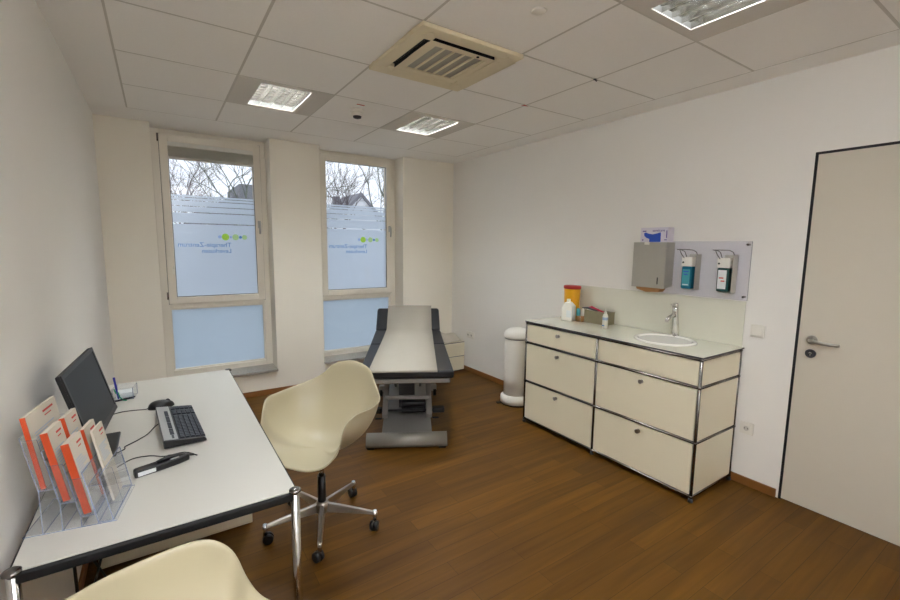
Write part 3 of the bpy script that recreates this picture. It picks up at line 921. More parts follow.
def chair_shell(tilt):
    rim = rim_pts(); n = len(rim); S = 14
    c = Vector((0, 0.0, 0.398))
    vs = [c]; fs = []
    for i in range(1, S + 1):
        s = i / S
        hh = 0.74 * math.sin(PI * s / 2) + 0.26 * s
        vv = (1 - math.cos(PI * s / 2)) ** 1.15
        for p in rim:
            back = max(0.0, p.y / 0.305)
            h2 = hh * (1 - 0.25 * back) + (0.9 * s + 0.1 * s * s) * 0.25 * back
            x = c.x + (p.x - c.x) * hh
            y = c.y + (p.y - c.y) * (hh * (1 - 0.55 * back) + 0.55 * back * (0.72 * s + 0.28 * math.sin(PI * s / 2)))
            front = max(0.0, -p.y / 0.275)
            z = c.z + (p.z - c.z) * vv + 0.003 * front * math.sin(PI * min(1, s * 1.0)) ** 1.5
            vs.append(Vector((x, y, z)))
    # rolled lip
    for p in rim:
        d = Vector((p.x, p.y, 0)).normalized()
        vs.append(Vector((p.x + d.x * 0.007, p.y + d.y * 0.007, p.z - 0.004)))
    S2 = S + 1
    for k in range(n): fs.append((0, 1 + k, 1 + (k + 1) % n))
    for i in range(S2 - 1):
        for k in range(n):
            a = 1 + i * n + k; b = 1 + i * n + (k + 1) % n
            fs.append((a, a + n, b + n, b))
    ct, s_ = math.cos(tilt), math.sin(tilt)
    out = []
    for v in vs:
        z = v.z - .42
        out.append((v.x, v.y * ct + z * s_, .42 + z * ct - v.y * s_ + 0.03))
    mb = MB(); mb._add(out, fs, 0, True)
    return mb
def shell_chair(cx, cy, rz, bx, by, phase, label, lift=0.0):
    t = thing('shell_chair', label, 'chair', (bx, by, 0), 0, 'cream shell armchairs at the desk')
    ox, oy = cx - bx, cy - by
    mt = Matrix.Translation((ox, oy, lift)) @ Matrix.Rotation(rz, 4, 'Z')
    sh = chair_shell(0.036).xform(mt)
    o = sh.build('seat_shell', M['shell'], t, solid=0.007, sub=1)
    # mount under the seat
    MB().box((-0.06, -0.05, 0.385 + lift), (0.06, 0.05, 0.412 + lift)).cyl((0, 0, 0.355 + lift), (0, 0, 0.388 + lift), 0.03, n=18).xform(Matrix.Rotation(rz, 4, 'Z')).build('seat_mount', M['plast'], t, bevel=0.004)
    cl = MB().cyl((0, 0, 0.10), (0, 0, 0.30), 0.022, n=18).build('gas_column', M['plast'], t)
    lab(MB().cyl((0, 0, 0.30), (0, 0, 0.36 + lift), 0.014, n=16).build('piston', M['chrome'], cl), 'chrome piston')
    MB().lathe([(0.034, 0.088), (0.040, 0.100), (0.038, 0.135), (0.026, 0.15)], n=20).build('base_hub', M['alu'], t)
    for k in range(5):
        a = phase + k * 2 * PI / 5
        ca, sa = math.cos(a), math.sin(a)
        mt2 = Matrix.Rotation(a, 4, 'Z')
        ar = MB()
        L = 0.30
        vs = []
        for (r, hw, zt_, zb_) in ((0.02, 0.019, 0.142, 0.092), (0.12, 0.016, 0.130, 0.092), (0.22, 0.014, 0.116, 0.092), (L, 0.012, 0.104, 0.088), (L + 0.014, 0.008, 0.102, 0.09)):
            vs += [(r, -hw * .5, zt_), (r, hw * .5, zt_), (r, hw, zb_), (r, -hw, zb_)]
        fs = []
        for i in range(4):
            for q in range(4):
                fs.append((i * 4 + q, i * 4 + (q + 1) % 4, (i + 1) * 4 + (q + 1) % 4, (i + 1) * 4 + q))
        fs += [(0, 1, 2, 3)[::-1], (16, 17, 18, 19)]
        ar._add(vs, fs)
        ar.xform(mt2).build('base_arm', M['alu'], t, bevel=0.003)
        # caster: stem, hood, two wheels
        ex, ey = ca * L, sa * L
        csr = MB().cyl((ex, ey, 0.05), (ex, ey, 0.108), 0.011, n=14).build('caster', M['chrome'], t)
        sw = a + 1.1 + 0.9 * k
        dx, dy = math.cos(sw), math.sin(sw)
        wx, wy = ex + dx * 0.014, ey + dy * 0.014
        for s in (-1, 1):
            ax = Vector((-dy, dx, 0)) * s
            p0 = Vector((wx, wy, 0.0275)) + ax * 0.004
            MB().cyl(p0, p0 + ax * 0.017, 0.0275, 0.024, n=22).build('wheel', M['plast'], csr)
        MB().cyl(Vector((wx, wy, 0.034)) - Vector((-dy, dx, 0)) * 0.0225, Vector((wx, wy, 0.034)) + Vector((-dy, dx, 0)) * 0.0225, 0.018, n=18).build('hood', M['plast'], csr)
    return t
shell_chair(1.083, 2.331, -0.962, 1.068, 2.29, R_(34), 'cream shell armchair on a five-star caster base beside the long edge of the desk', 0.011)
shell_chair(0.409, 1.012, 1.748, 0.412, 1.01, R_(10), 'cream shell armchair cut off by the bottom edge, at the near desk end', 0.044)

# ================================================================== EXAMINATION COUCH
BA = R_(-28.6)
bed = thing('examination_couch', 'black examination couch with grey lift base in the middle of the room', 'examination couch', (1.908, 2.862, 0), BA)
# local: x across (to the right), y towards the head
mw2 = 0.362
def cushion(y0, z0, y1, z1, thick, wd=mw2, r=0.02):
    d = Vector((0, y1 - y0, z1 - z0)); ln = d.length; d.normalize()
    nn = Vector((1, 0, 0)).cross(d)
    mbx = MB().box((-wd, 0, -thick), (wd, ln, 0))
    mt = Matrix((Vector((1, 0, 0)), d, nn)).transposed().to_4x4(); mt.translation = Vector((0, y0, z0))
    return mbx.xform(mt)
TZ = 0.622
cushion(0.0, TZ, 0.94, TZ, 0.062).build('leg_cushion', M['vinyl'], bed, bevel=0.018, seg=4)
cushion(0.955, TZ, 1.60, TZ + 0.01, 0.062).build('seat_cushion', M['vinyl'], bed, bevel=0.018, seg=4)
cushion(1.62, TZ + 0.012, 1.90, TZ + 0.225, 0.062).build('back_cushion', M['vinyl'], bed, bevel=0.03, seg=4)
# frame rails under the cushions
rf = MB()
for x in (-0.24, 0.24):
    rf.box((x - 0.02, 0.06, TZ - 0.10), (x + 0.02, 1.58, TZ - 0.066))
rf.box((-0.335, 0.03, TZ - 0.105), (0.335, 0.075, TZ - 0.072)).box((-0.26, 0.9, TZ - 0.10), (0.26, 0.94, TZ - 0.068)).box((-0.26, 1.55, TZ - 0.10), (0.26, 1.59, TZ - 0.068))
rf.build('top_frame', M['grey_m'], bed, bevel=0.004)
# foot bar, cover plate
fb = MB()
pts = []
for k in range(13):
    a = PI * k / 12
    pts.append((0.055 + 0.062 * -math.cos(a), 0.018 + 0.092 * math.sin(a)))
pts = [(-0.007, 0.018)] + pts[1:-1] + [(0.117, 0.018)]
fb.prism(pts, 'x', -0.315, 0.315, sm=True)
fb.build('foot_bar', M['couch_grey'], bed)
MB().box((-0.305, 0.0, 0.0), (-0.25, 0.11, 0.018)).box((0.25, 0.0, 0.0), (0.305, 0.11, 0.018)).build('rubber_foot', M['black'], bed)
MB().prism([(0.09, 0.02), (0.09, 0.085), (0.55, 0.125), (1.25, 0.125), (1.25, 0.05), (0.6, 0.03)], 'x', -0.20, 0.20).build('base_cover', M['grey_m'], bed, bevel=0.006)
for s in (-1, 1):
    ar = MB().obox((s * 0.185 - 0.024, 0.32, 0.12), (0.048, 0, 0), (0, 0.55, 0.36), (0, -0.028, 0.045)).build('lift_arm', M['grey_m'], bed, bevel=0.004)
    ar = MB().obox((s * 0.125 - 0.012, 1.15, 0.12), (0.024, 0, 0), (0, -0.60, 0.34), (0, 0.028, 0.045)).build('lift_arm', M['dgrey'], bed, bevel=0.004)
MB().box((-0.19, 0.40, 0.255), (0.19, 0.435, 0.285)).build('cross_rail', M['grey_m'], bed, bevel=0.004)
mo2 = MB().box((-0.075, 0.55, 0.13), (0.065, 0.72, 0.45))
for k in range(7): mo2.box((-0.07 + k * 0.02, 0.543, 0.14), (-0.062 + k * 0.02, 0.551, 0.44))
mo2.build('lift_column', M['dgrey'], bed)
MB().box((-0.05, 0.42, 0.13), (0.16, 0.55, 0.22)).cyl((-0.04, 0.40, 0.17), (0.14, 0.40, 0.17), 0.022, n=14).build('motor', M['plast'], bed, bevel=0.006)
pb = MB().cyl((-0.28, 0.36, 0.175), (0.28, 0.36, 0.175), 0.010, n=12).build('pedal_bar', M['plast'], bed)
for s in (-1, 1):
    MB().box((s * 0.215, 0.33, 0.155), (s * 0.318, 0.40, 0.200)).build('pedal', M['black'], pb, bevel=0.012, seg=3)
    MB().box((s * 0.215, 0.34, 0.105), (s * 0.27, 0.355, 0.115)).build('pedal_stop', M['black'], pb)
MB().box((-0.30, 1.18, 0.06), (0.30, 1.26, 0.12)).build('rear_bar', M['grey_m'], bed, bevel=0.01)
for s in (-1, 1):
    MB().cyl((s * 0.265, 1.22, 0.05), (s * 0.295, 1.22, 0.05), 0.05, n=22).build('caster', M['black'], bed)
    MB().box((s * 0.262, 0.9, 0.44), (s * 0.292, 1.02, 0.52)).build('side_knob', M['black'], bed, bevel=0.01)

# paper sheet following the cushions (a sheet, not a cushion)
def paper():
    pts = [(-0.008, TZ - 0.008, 0.0), (-0.004, TZ + 0.004, 0.0), (0.02, TZ + 0.006, 0.0), (0.94, TZ + 0.006, 0.55), (1.28, TZ + 0.010, 0.75), (1.60, TZ + 0.018, 0.9), (1.90, TZ + 0.245, 1.0), (1.915, TZ + 0.235, 1.0)]
    out = []
    mb = MB()
    hw = 0.255
    for y, z, t in pts:
        cxp = -0.028 + 0.045 * t
        h_ = 0.262 - 0.010 * t
        out += [(cxp - h_, y, z), (cxp - h_ / 3, y, z + 0.002), (cxp + h_ / 3, y, z + 0.002), (cxp + h_, y, z)]
    fs = [(i * 4 + k, i * 4 + k + 1, (i + 1) * 4 + k + 1, (i + 1) * 4 + k) for i in range(len(pts) - 1) for k in range(3)]
    mb._add(out, fs, 0, True)
    return mb
pp = paper().build('couch_paper', M['cpaper'], solid=0.0012, loc=(1.908, 2.862, 0))
pp.rotation_euler = (0, 0, BA)
tag(pp, 'strip of white paper laid lengthwise over the black couch', 'paper sheet')

# ================================================================== LOW WHITE CABINET IN THE CORNER
nc = thing('corner_cabinet', 'low white two-drawer cabinet in the far right corner behind the couch', 'cabinet', (3.06, 4.41, 0))
MB().box((0, 0.014, 0.012), (0.505, 0.322, 0.372)).build('body', M['white'], nc, bevel=0.003)
for z0, z1 in ((0.016, 0.188), (0.196, 0.364)):
    MB().box((0.006, 0, z0), (0.499, 0.011, z1)).build('drawer', M['white'], nc, bevel=0.002)
MB().box((0.001, 0.0115, 0.014), (0.504, 0.0138, 0.371)).build('shadow_gap', M['dgrey'], nc)  # dark sheet painting shade into the gaps round the drawers
MB().box((0.03, 0.03, 0), (0.475, 0.3, 0.012)).build('plinth', M['dgrey'], nc)
tw = MB()
n1, n2 = 22, 10
vs = []
for j in range(n2 + 1):
    for i in range(n1 + 1):
        u, v = i / n1, j / n2
        x = 0.02 + 0.47 * u; y = 0.03 + 0.26 * v
        e = min(1, 6 * min(u, 1 - u)) ** .5 * min(1, 5 * min(v, 1 - v)) ** .5
        hgt = 0.05 + 0.03 * math.sin(5 * u + 0.6) + 0.03 * math.exp(-((u - 0.80) / 0.13) ** 2) + 0.012 * math.sin(9 * u + 5 * v)
        vs.append((x, y, 0.374 + max(0.0, 1.8 * hgt * e)))
tw._add(vs, [(j * (n1 + 1) + i, j * (n1 + 1) + i + 1, (j + 1) * (n1 + 1) + i + 1, (j + 1) * (n1 + 1) + i) for j in range(n2) for i in range(n1)], 0, True)
b0 = len(vs)
o = tw.build('folded_sheet', M['paper'], sub=1, solid=0.002, loc=(3.06, 4.41, 0.002))
tag(o, 'rumpled white sheet lying on the low corner cabinet', 'sheet')

# ================================================================== WASTE BIN
bn = thing('pedal_bin', 'tall white pedal bin with domed lid beside the sink cabinet', 'waste bin', (3.325, 3.185, 0))
MB().lathe([(0.150, 0.0), (0.152, 0.012), (0.150, 0.016)], n=40).build('base_ring', M['black'], bn)
MB().lathe([(0.150, 0.015), (0.154, 0.05), (0.150, 0.08), (0.136, 0.094), (0.122, 0.10)], n=40).build('foot_skirt', M['wplast'], bn)
MB().lathe([(0.121, 0.098), (0.122, 0.30), (0.122, 0.665), (0.120, 0.67)], n=40).build('body', M['wplast'], bn)
MB().lathe([(0.125, 0.668), (0.125, 0.674)], n=40).build('rim', M['dgrey'], bn)
MB().lathe([(0.127, 0.674), (0.132, 0.682), (0.132, 0.70), (0.120, 0.735), (0.085, 0.760), (0.04, 0.772), (1e-5, 0.775)], n=40).build('lid', M['wplast'], bn)
MB().box((-0.20, -0.02, 0.008), (-0.14, 0.02, 0.020)).xform(Matrix.Rotation(R_(-20), 4, 'Z')).build('pedal', M['black'], bn, bevel=0.004)

# ================================================================== SINK CABINET
Z0, YC, XF, XB = 0.034, 1.281, W - 0.522, W - 0.022
sk = thing('sink_cabinet', 'white metal drawer cabinet with chrome tube frame under the sink', 'cabinet', (0, 0, 0))
ys = [YC, YC + 0.75, YC + 1.5]
zs = [Z0, Z0 + 0.35, Z0 + 0.70, Z0 + 0.875]
tr = 0.0095
fr = MB()
for y in ys:
    for x in (XF, XB):
        fr.cyl((x, y, zs[0]), (x, y, zs[3]), tr, n=14)
        for z in zs: fr.ball((x, y, z), 0.0125, 8)
    for z in zs: fr.cyl((XF, y, z), (XB, y, z), tr, n=14)
for z in zs:
    for x in (XF, XB): fr.cyl((x, ys[0], z), (x, ys[2], z), tr, n=14)
fr.build('tube_frame', M['dchrome'], sk)
for y in (ys[0], ys[2]):
    for k in range(3):
        MB().box((XF + 0.011, y - 0.004, zs[k] + 0.011), (XB - 0.011, y + 0.004, zs[k + 1] - 0.011)).build('side_panel', M['white'], sk, bevel=0.001)
MB().box((XB - 0.004, ys[0] + 0.011, Z0 + 0.011), (XB + 0.004, ys[2] - 0.011, zs[3] - 0.011)).build('back_panel', M['white'], sk)
MB().box((XF + 0.011, ys[0] + 0.011, Z0 - 0.004), (XB - 0.011, ys[2] - 0.011, Z0 + 0.004)).build('bottom_panel', M['white'], sk)
for c_ in range(2):
    for k in range(3):
        d_ = MB().box((XF - 0.006, ys[c_] + 0.0125, zs[k] + 0.0125), (XF + 0.012, ys[c_ + 1] - 0.0125, zs[k + 1] - 0.0125)).build('drawer', M['white'], sk, bevel=0.002)
        if c_ == 0 and k == 2: continue
        yk = ys[c_] + 0.375
        zk = zs[k + 1] - 0.055
        kn = MB().cyl((XF - 0.006, yk, zk), (XF - 0.016, yk, zk), 0.013, 0.011, n=18).cyl((XF - 0.016, yk, zk), (XF - 0.028, yk, zk), 0.011, 0.015, n=18)
        kn.build('knob', M['steel'], d_)
for y in ys:
    for x in (XF, XB):
        MB().cyl((x, y, 0), (x, y, Z0 - 0.008), 0.016, 0.010, n=16).build('foot', M['dgrey'], sk)

# glass worktop with a round cut-out for the basin
BX, BY, BR = 3.335, 1.675, 0.176
ZT0, ZT1 = zs[3] + 0.0128, zs[3] + 0.0205
wt_ = thing('glass_worktop', 'pale green glass worktop lying on the sink cabinet', 'worktop', (0, 0, 0))
X0, X1, Y0, Y1 = XF - 0.012, W - 0.002, ys[0] - 0.011, ys[2] + 0.011
N = 48
top = MB()
out, inn = [], []
for k in range(N):
    a = 2 * PI * k / N
    ca, sa = math.cos(a), math.sin(a)
    inn.append((BX + BR * ca, BY + BR * sa))
    # ray to a rectangle around the basin
    rx0, rx1, ry0, ry1 = X0, X1, BY - 0.3, BY + 0.3
    t = min(((rx1 - BX) / ca if ca > 1e-9 else (rx0 - BX) / ca if ca < -1e-9 else 9), ((ry1 - BY) / sa if sa > 1e-9 else (ry0 - BY) / sa if sa < -1e-9 else 9))
    out.append((BX + t * ca, BY + t * sa))
for k in range(N):
    k2 = (k + 1) % N
    a, b, c_, d_ = inn[k], out[k], out[k2], inn[k2]
    corner = None
    poly = [a, b]
    if abs(b[0] - c_[0]) > 1e-6 and abs(b[1] - c_[1]) > 1e-6:
        cx_ = b[0] if abs(abs(b[0] - BX) - (X1 - BX if b[0] > BX else BX - X0)) < 1e-6 else c_[0]
        cy_ = BY + 0.3 if b[1] > BY else BY - 0.3
        poly.append((cx_, cy_))
    poly += [c_, d_]
    top._add([(p[0], p[1], ZT1) for p in poly], [tuple(range(len(poly)))])
    top._add([(p[0], p[1], ZT0) for p in poly], [tuple(range(len(poly)))[::-1]])
    top._add([(a[0], a[1], ZT0), (a[0], a[1], ZT1), (d_[0], d_[1], ZT1), (d_[0], d_[1], ZT0)], [(0, 1, 2, 3)])
for ya, yb in ((Y0, BY - 0.3), (BY + 0.3, Y1)):
    top.box((X0, ya, ZT0), (X1, yb, ZT1))
top.box((X0, BY - 0.3, ZT0), (X0 + 0.0005, BY + 0.3, ZT1))
top.build('glass_sheet', M['glasstop'], wt_)
e = MB().box((X0 - 0.0015, Y0 - 0.0015, ZT0 - 0.003), (X0, Y1, ZT1 - 0.003)).box((X0, Y0 - 0.0015, ZT0 - 0.003), (X1, Y0, ZT1 - 0.003))
lab(e.build('dark_edge', M['dgrey'], wt_), 'dark edge strip')

bs = thing('wash_basin', 'round white wash basin set into the glass worktop', 'wash basin', (BX, BY, ZT1))
MB().lathe([(0.205, 0.0005), (0.203, 0.006), (0.192, 0.010), (0.178, 0.008), (0.165, -0.004), (0.158, -0.03), (0.14, -0.075), (0.09, -0.115), (0.03, -0.125), (0.022, -0.128)], n=56, sx=0.94).build('bowl', M['ceramic'], bs, solid=0.003)
MB().cyl((0, 0, -0.124), (0, 0, -0.121), 0.022, n=24).build('drain', M['chrome'], bs)

fc = thing('faucet', 'chrome single-lever faucet standing behind the round basin', 'faucet', (3.522, 1.70, ZT1))
MB().lathe([(0.028, 0), (0.028, 0.006), (0.024, 0.01)], n=24).build('base_ring', M['chrome'], fc)
MB().tube([(0, 0, 0.008), (-0.012, 0, 0.10), (-0.026, 0, 0.19), (-0.03, 0, 0.222)], [0.0245, 0.022, 0.0205, 0.0205], n=22).build('body', M['chrome'], fc)
MB().tube([(-0.024, 0, 0.155), (-0.06, 0.0, 0.165), (-0.10, 0.0, 0.152), (-0.135, 0.0, 0.128)], [0.014, 0.0135, 0.013, 0.014], n=16).build('spout', M['chrome'], fc)
MB().tube([(-0.03, 0, 0.222), (-0.032, 0, 0.245), (-0.033, 0, 0.250)], [0.0215, 0.0205, 0.015], n=22).box((-0.085, -0.008, 0.240), (-0.03, 0.008, 0.247)).build('lever', M['chrome'], fc, bevel=0.002)

# splashback
tag(MB().box((W - 0.006, 1.284, ZT1 + 0.001), (W - 0.0005, 2.664, 1.232)).build('splashback', M['splash'], bevel=0.001), 'pale glass splashback on the wall behind the sink worktop', 'splashback')

# ---- things on the worktop
sb_ = thing('sharps_container', 'yellow sharps container with dark red lid on the far end of the worktop', 'container', (3.49, 2.655, ZT1 + 0.0005))
MB().lathe([(0.078, 0), (0.082, 0.006), (0.094, 0.27), (0.094, 0.275)], n=28, sx=0.62, sy=0.86).build('body', M['yellow'], sb_)
MB().lathe([(0.097, 0.272), (0.101, 0.278), (0.101, 0.296), (0.09, 0.302)], n=28, sx=0.62, sy=0.86).build('lid', M['red'], sb_)

cn = thing('disinfectant_canister', 'white plastic canister bottle in front of the yellow container', 'bottle', (3.375, 2.588, ZT1 + 0.0005), R_(10))
MB().prism([(-0.052, 0), (0.052, 0), (0.055, 0.01), (0.055, 0.12), (0.022, 0.165), (-0.016, 0.168), (-0.052, 0.135), (-0.055, 0.01)], 'x', -0.035, 0.035).build('body', M['wplast'], cn, bevel=0.01, seg=3)
MB().cyl((0, 0.003, 0.162), (0, 0.003, 0.192), 0.017, n=18).build('cap', M['wplast'], cn)
MB().box((-0.036, -0.054, 0.03), (-0.02, -0.056, 0.10)).box((-0.037, -0.045, 0.035), (-0.0355, 0.0, 0.095)).build('label_print', M['wlabel'], cn)

sp_ = thing('small_teal_bottle', 'small teal bottle standing between the canister and the olive box', 'bottle', (3.425, 2.522, ZT1 + 0.0005))
MB().lathe([(0.014, 0), (0.016, 0.004), (0.016, 0.045), (0.016, 0.05)], n=16).build('body', M['brownp'], sp_)
MB().lathe([(0.017, 0.05), (0.017, 0.105), (0.010, 0.115)], n=16).build('cap', M['tlabel'], sp_)
sp2 = thing('small_white_tube', 'small white and pink tube beside the teal bottle', 'tube', (3.440, 2.487, ZT1 + 0.0005))
MB().lathe([(0.013, 0), (0.014, 0.004), (0.014, 0.05)], n=16).build('cap', M['brownp'], sp2)
MB().lathe([(0.013, 0.05), (0.014, 0.10), (0.006, 0.118)], n=16).build('body', M['wplast'], sp2)

bx = thing('instrument_box', 'olive grey open box with instruments beside the white canister', 'box', (3.505, 2.375, ZT1 + 0.0005), R_(0))
q = MB()
a, b, hh = 0.055, 0.125, 0.105
q.box((-a, -b, 0), (a, b, 0.004)).box((-a, -b, 0.004), (-a + 0.004, b, hh)).box((a - 0.004, -b, 0.004), (a, b, hh)).box((-a + 0.004, -b, 0.004), (a - 0.004, -b + 0.004, hh)).box((-a + 0.004, b - 0.004, 0.004), (a - 0.004, b, hh))
q.build('tray', M['cardb'], bx, bevel=0.002)
MB().box((-a - 0.002, -b - 0.002, hh - 0.008), (a + 0.002, b + 0.002, hh)).build('rim', M['cardb'], bx, bevel=0.002)
tag(MB().tube([(3.47, 2.46, 1.053), (3.475, 2.42, 1.062), (3.47, 2.36, 1.050), (3.468, 2.29, 1.035)], [0.008, 0.012, 0.009, 0.005], n=10).build('bandage_scissors', M['pink']), 'crimson handled tool lying across the olive box', 'tool')
tag(MB().tube([(3.45, 2.50, 1.05), (3.46, 2.45, 1.055), (3.462, 2.40, 1.046), (3.47, 2.33, 1.042)], [0.006, 0.009, 0.008, 0.005], n=10).build('forceps', M['dgrey']), 'dark grey tool lying in front of the crimson one on the olive box', 'tool')
tag(MB().box((3.472, 2.40, ZT1 + 0.006), (3.535, 2.47, 1.058)).build('gauze_packet', M['wlabel'], bevel=0.002), 'pale gauze packet standing at the far end inside the olive box', 'packet')
MBm = thing('spray_bottle', 'slim white bottle with pointed nozzle in front of the olive box', 'bottle', (3.335, 2.175, ZT1 + 0.0005))
MB().lathe([(0.019, 0), (0.0215, 0.004), (0.0215, 0.100), (0.016, 0.115), (0.010, 0.120)], n=22).build('body', M['wplast'], MBm)
MB().lathe([(0.011, 0.118), (0.011, 0.132), (0.005, 0.140), (0.0035, 0.160), (1e-5, 0.162)], n=16).build('nozzle', M['wplast'], MBm)
MB().lathe([(0.0219, 0.070), (0.0219, 0.092)], n=22).build('label_band', M['lpale'], MBm)
MB().box((-0.0226, -0.01, 0.022), (-0.0212, 0.012, 0.030)).build('label_print', M['lblue'], MBm)

# ================================================================== WALL FITTINGS
# clear plate on stand-offs
pl = thing('mounting_plate', 'clear rectangular plate on the wall carrying the two pump dispensers', 'wall plate', (W, 0, 0))
MB().box((-0.030, 1.270, 1.240), (-0.024, 1.90, 1.626), 0, 1).build('plate', [M['aplate'], M['dgrey']], pl)
for y, z in ((1.295, 1.262), (1.295, 1.604), (1.85, 1.262), (1.85, 1.604)):
    MB().cyl((-0.001, y, z), (-0.034, y, z), 0.007, n=14).build('stand_off', M['dchrome'], pl)

td = thing('towel_dispenser', 'grey steel paper towel dispenser on the wall above the worktop', 'towel dispenser', (W - 0.031, 0, 0))
ya, yb, za, zb = 1.772, 2.036, 1.275, 1.618
MB().prism([(-0.112, za + 0.004), (-0.112, zb), (0, zb), (0, za + 0.02)], 'y', ya, yb).build('casing', M['steel2'], td, bevel=0.003)
MB().box((-0.1145, ya + 0.006, za + 0.01), (-0.112, yb - 0.006, zb - 0.006)).build('front_cover', M['steel2'], td, bevel=0.001)
MB().box((-0.1165, ya + 0.048, za + 0.035), (-0.114, ya + 0.056, za + 0.085)).build('level_slot', M['dark'], td)
MB().box((-0.1155, 1.905, zb - 0.018), (-0.11, 1.945, zb + 0.001)).build('paper_tab', M['wplast'], td)
tp = MB()
tp.prism([(ya + 0.03, za + 0.01), (yb - 0.03, za + 0.01), (yb - 0.04, za - 0.012), (1.92, za - 0.030), (ya + 0.05, za - 0.024)], 'x', -0.10, -0.03)
tag(tp.build('paper_towel', M['brownp'], loc=(W - 0.031, 0, 0)), 'brown paper towel sticking out below the steel dispenser', 'paper towel')

gb = thing('glove_box', 'white and lilac glove box with a blue glove picture on top of the towel dispenser', 'glove box', (W - 0.031, 0, zb + 0.001))
MB().box((-0.085, 1.785, 0.0), (-0.005, 2.000, 0.108)).build('carton', M['lilac'], gb, bevel=0.001)
gp = MB()
gp.prism([(1.838, 0.002), (1.838, 0.062), (1.842, 0.072), (1.862, 0.066), (1.90, 0.058), (1.935, 0.064), (1.958, 0.073), (1.972, 0.066), (1.966, 0.046), (1.948, 0.032), (1.925, 0.024), (1.925, 0.002)], 'x', -0.0885, -0.0848)
gp.build('glove_picture', M['gloveb'], gb)
for (a, b, z0, z1) in ((1.790, 1.797, 0.03, 0.085), (1.975, 1.985, 0.012, 0.022), (1.955, 1.985, 0.078, 0.086), (1.79, 1.81, 0.014, 0.02)):
    MB().box((-0.0858, a, z0), (-0.0848, b, z1)).build('print', M['purple'], gb)
text_mesh('sensicare', 0.026, 'lettering', M['purple'], gb, lambda a, b, c: Vector((-0.0855 - c, 1.905 - a, 0.078 + b)), 0.0002)

def dispenser(y, teal, label):
    t = thing('soap_dispenser', label, 'soap dispenser', (W - 0.031, y, 0), 0, 'pump dispensers on the clear plate')
    # steel bracket
    br = MB().box((-0.070, -0.052, 1.285), (0.0, -0.0495, 1.535)).box((-0.004, -0.05, 1.285), (0.0, 0.030, 1.535)).box((-0.07, -0.05, 1.285), (0, 0.03, 1.289))
    br.build('bracket', M['steel2'], t, bevel=0.001)
    mk = M['teal'] if teal else M['tealdk']
    bo = MB().box((-0.088, -0.036, 1.292), (-0.016, 0.036, 1.452)).build('bottle', mk, t, bevel=0.012, seg=3)
    MB().box((-0.0895, -0.026, 1.312), (-0.0875, 0.026, 1.436 if not teal else 1.43)).build('label_patch', M['tlabel'] if teal else M['wlabel'], bo)
    q = MB()
    for k, (a, b) in enumerate(((-0.018, 0.02), (-0.012, 0.016)) if teal else ((-0.01, 0.018), (-0.018, 0.006))):
        q.box((-0.0903, a, 1.41 - 0.02 * k - (0.03 if not teal else 0)), (-0.0893, b, 1.418 - 0.02 * k - (0.03 if not teal else 0)))
    q.build('label_print', M['gloveb'] if teal else M['redp'], bo)
    if teal: MB().box((-0.0903, -0.02, 1.318), (-0.0893, 0.02, 1.326)).build('label_bar', M['wlabel'], bo)
    MB().box((-0.090, -0.039, 1.450), (-0.012, 0.039, 1.516)).build('pump_head', M['wplast'], t, bevel=0.008, seg=3)
    MB().cyl((-0.088, 0.024, 1.478), (-0.094, 0.024, 1.478), 0.006, n=12).build('spout', M['dark'], t)
    wv = MB()
    for s in (-1, 1):
        wv.tube([(-0.02, s * 0.040, 1.515), (-0.05, s * 0.040, 1.552), (-0.10, s * 0.040, 1.565), (-0.155, s * 0.040, 1.567)], 0.0026, 8)
    wv.tube([(-0.155, -0.040, 1.567), (-0.155, 0.040, 1.567)], 0.0026, 8)
    wv.tube([(-0.085, 0.02, 1.505), (-0.11, 0.03, 1.535), (-0.12, 0.040, 1.566)], 0.0026, 8)
    wv.build('elbow_lever', M['dchrome'], t)
    return t
dispenser(1.630, True, 'pump dispenser with bright teal bottle next to the steel towel dispenser')
dispenser(1.393, False, 'pump dispenser with dark green bottle and white label nearest the door')

def wall_box(x, y, z, double=False, sock=True, label='', name='power_socket', cat='socket'):
    t = thing(name, label, cat, (x, y, z))
    hw = 0.0405 if not double else 0.076
    MB().box((-0.009, -hw, -0.0405), (0, hw, 0.0405)).build('frame', M['wplast'], t, bevel=0.003, seg=3)
    if sock:
        for yc in ((0,) if not double else (-0.036, 0.036)):
            iz = MB().box((-0.013, yc - 0.027, -0.027), (-0.009, yc + 0.027, 0.027)).build('insert', M['wplast'], t, bevel=0.002)
            MB().lathe([(0.0195, 0), (0.0195, 0.003), (0.0165, 0.0032), (0.0165, 0)], n=24).xform(Matrix.Translation((-0.013, yc, 0)) @ Matrix.Rotation(-PI / 2, 4, 'Y')).build('ring', M['wplast'], iz)
            MB().cyl((-0.0125, yc, 0), (-0.0134, yc, 0), 0.0165, n=24).build('recess', M['cgrid'], iz)
            MB().cyl((-0.013, yc - 0.009, 0), (-0.0142, yc - 0.009, 0), 0.003, n=8).cyl((-0.013, yc + 0.009, 0), (-0.0142, yc + 0.009, 0), 0.003, n=8).build('pin_hole', M['dark'], iz)
    else:
        MB().prism([(-0.009, -0.028), (-0.016, -0.028), (-0.011, 0.028), (-0.009, 0.028)], 'y', -0.028, 0.028).build('rocker', M['wplast'], t, bevel=0.001)
    return t
wall_box(W, 1.201, 1.05, sock=False, label='white square light switch on the wall between worktop and door', name='light_switch', cat='light switch')
wall_box(W, 1.209, 0.391, label='white single power socket low on the wall beside the door')
wall_box(W, 4.32, 0.47, double=True, label='white double power socket on the right wall near the low corner cabinet')

# ================================================================== OUTSIDE
struct(MB().box((-30, D + 0.4, -0.6), (45, 60, -0.5)).build('ground_outside', M['ground']))

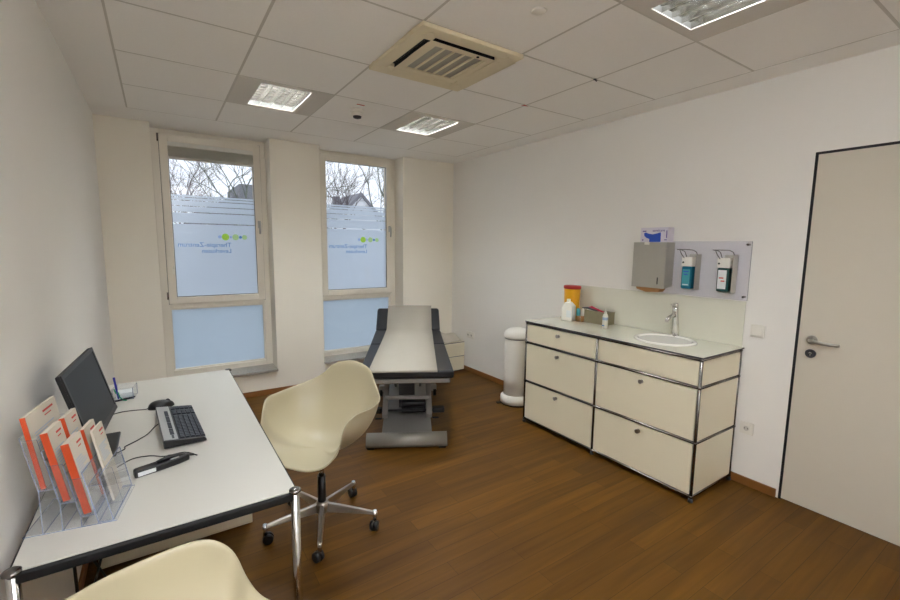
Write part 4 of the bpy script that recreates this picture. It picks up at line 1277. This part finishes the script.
def tree(name, base, height, seed, mk, label, spread=0.55, depth=6, r0=0.12, lean_=(0, 0)):
    rnd = random.Random(seed)
    mb = MB()
    cnt = [0]
    def grow(p, d, ln, r, lv):
        if cnt[0] > 2600: return
        cnt[0] += 1
        mid = p + d * ln * 0.5 + Vector([rnd.uniform(-1, 1) for _ in range(3)]) * ln * 0.07
        q = p + d * ln + Vector([rnd.uniform(-1, 1) for _ in range(3)]) * ln * 0.09
        n = 8 if lv > depth - 2 else (5 if lv > 2 else 3)
        mb.tube([p, mid, q], [r, r * 0.85, r * 0.7], n=n)
        if lv == 0: return
        for k in range(3 if lv > 1 else 4):
            ax = Vector([rnd.uniform(-1, 1) for _ in range(3)]).normalized()
            d2 = (d + ax * spread * rnd.uniform(0.6, 1.4) + Vector((0, 0, 0.08))).normalized()
            st = p + (q - p) * rnd.uniform(0.55, 1.0) if k else q
            grow(st, d2, ln * rnd.uniform(0.62, 0.86), r * (0.68 if k == 0 else 0.5), lv - 1)
    d0 = Vector((lean_[0], lean_[1], 1)).normalized()
    grow(Vector((0, 0, 0)), d0, height * 0.27, r0, depth)
    o = mb.build(name, M[mk], loc=base)
    tag(o, label, 'tree', 'bare trees outside the windows')
    return o
tree('bare_tree', (1.7, 17.5, -0.5), 5.6, 3, 'bark', 'bushy bare tree seen low in the left window', 0.75, 6, 0.09)
tree('bare_tree', (2.86, 13.2, -0.5), 6.4, 12, 'bark2', 'mossy trunked bare tree at the right side of the left window', 0.6, 6, 0.065, (0.02, 0))
tree('bare_tree', (6.6, 18.0, -0.5), 7.0, 21, 'bark', 'fine twigged bare tree at the left edge of the right window', 0.6, 6, 0.08)
tree('bare_tree', (6.45, 12.4, -0.5), 6.4, 35, 'bark2', 'bare tree whose branches hang in from the right in the right window', 0.7, 6, 0.06)
tree('bare_tree', (1.3, 31.0, -0.5), 8.5, 41, 'bark', 'distant bare tree behind the bushy one in the left window', 0.7, 6, 0.09)

hs = thing('gabled_house', 'white gabled house with grey roof seen through the right window', 'house', (9.4, 22, -0.5))
MB().prism([(-1.7, 0), (2.1, 0), (2.1, 2.5), (0.0, 4.62), (-1.7, 3.0)], 'y', 0, 2.6).build('gable_wall', M['render'], hs)
rfm = MB()
rfm.prism([(0.0, 4.62), (0.0, 4.80), (-2.0, 2.95), (-1.95, 2.8)], 'y', -0.12, 2.8)
rfm.prism([(0.0, 4.62), (0.0, 4.80), (2.4, 2.3), (2.3, 2.2)], 'y', -0.12, 2.8)
rfm.build('roof', M['slate'], hs)
MB().box((-0.9, 1.6, 3.8), (-0.6, 1.9, 4.7)).build('chimney', M['slate'], hs)
gh = thing('grey_house', 'grey block of a house low at the right of the left window', 'house', (4.15, 22, -0.5))
MB().box((-0.55, 0, 0), (0.85, 4, 4.75)).build('wall', M['gwall'], gh)
MB().prism([(-2.6, 3.3), (-0.5, 4.35), (-0.5, 0.2), (-2.6, 0.2)], 'y', 0.5, 4).build('lean_to', M['slate'], gh)
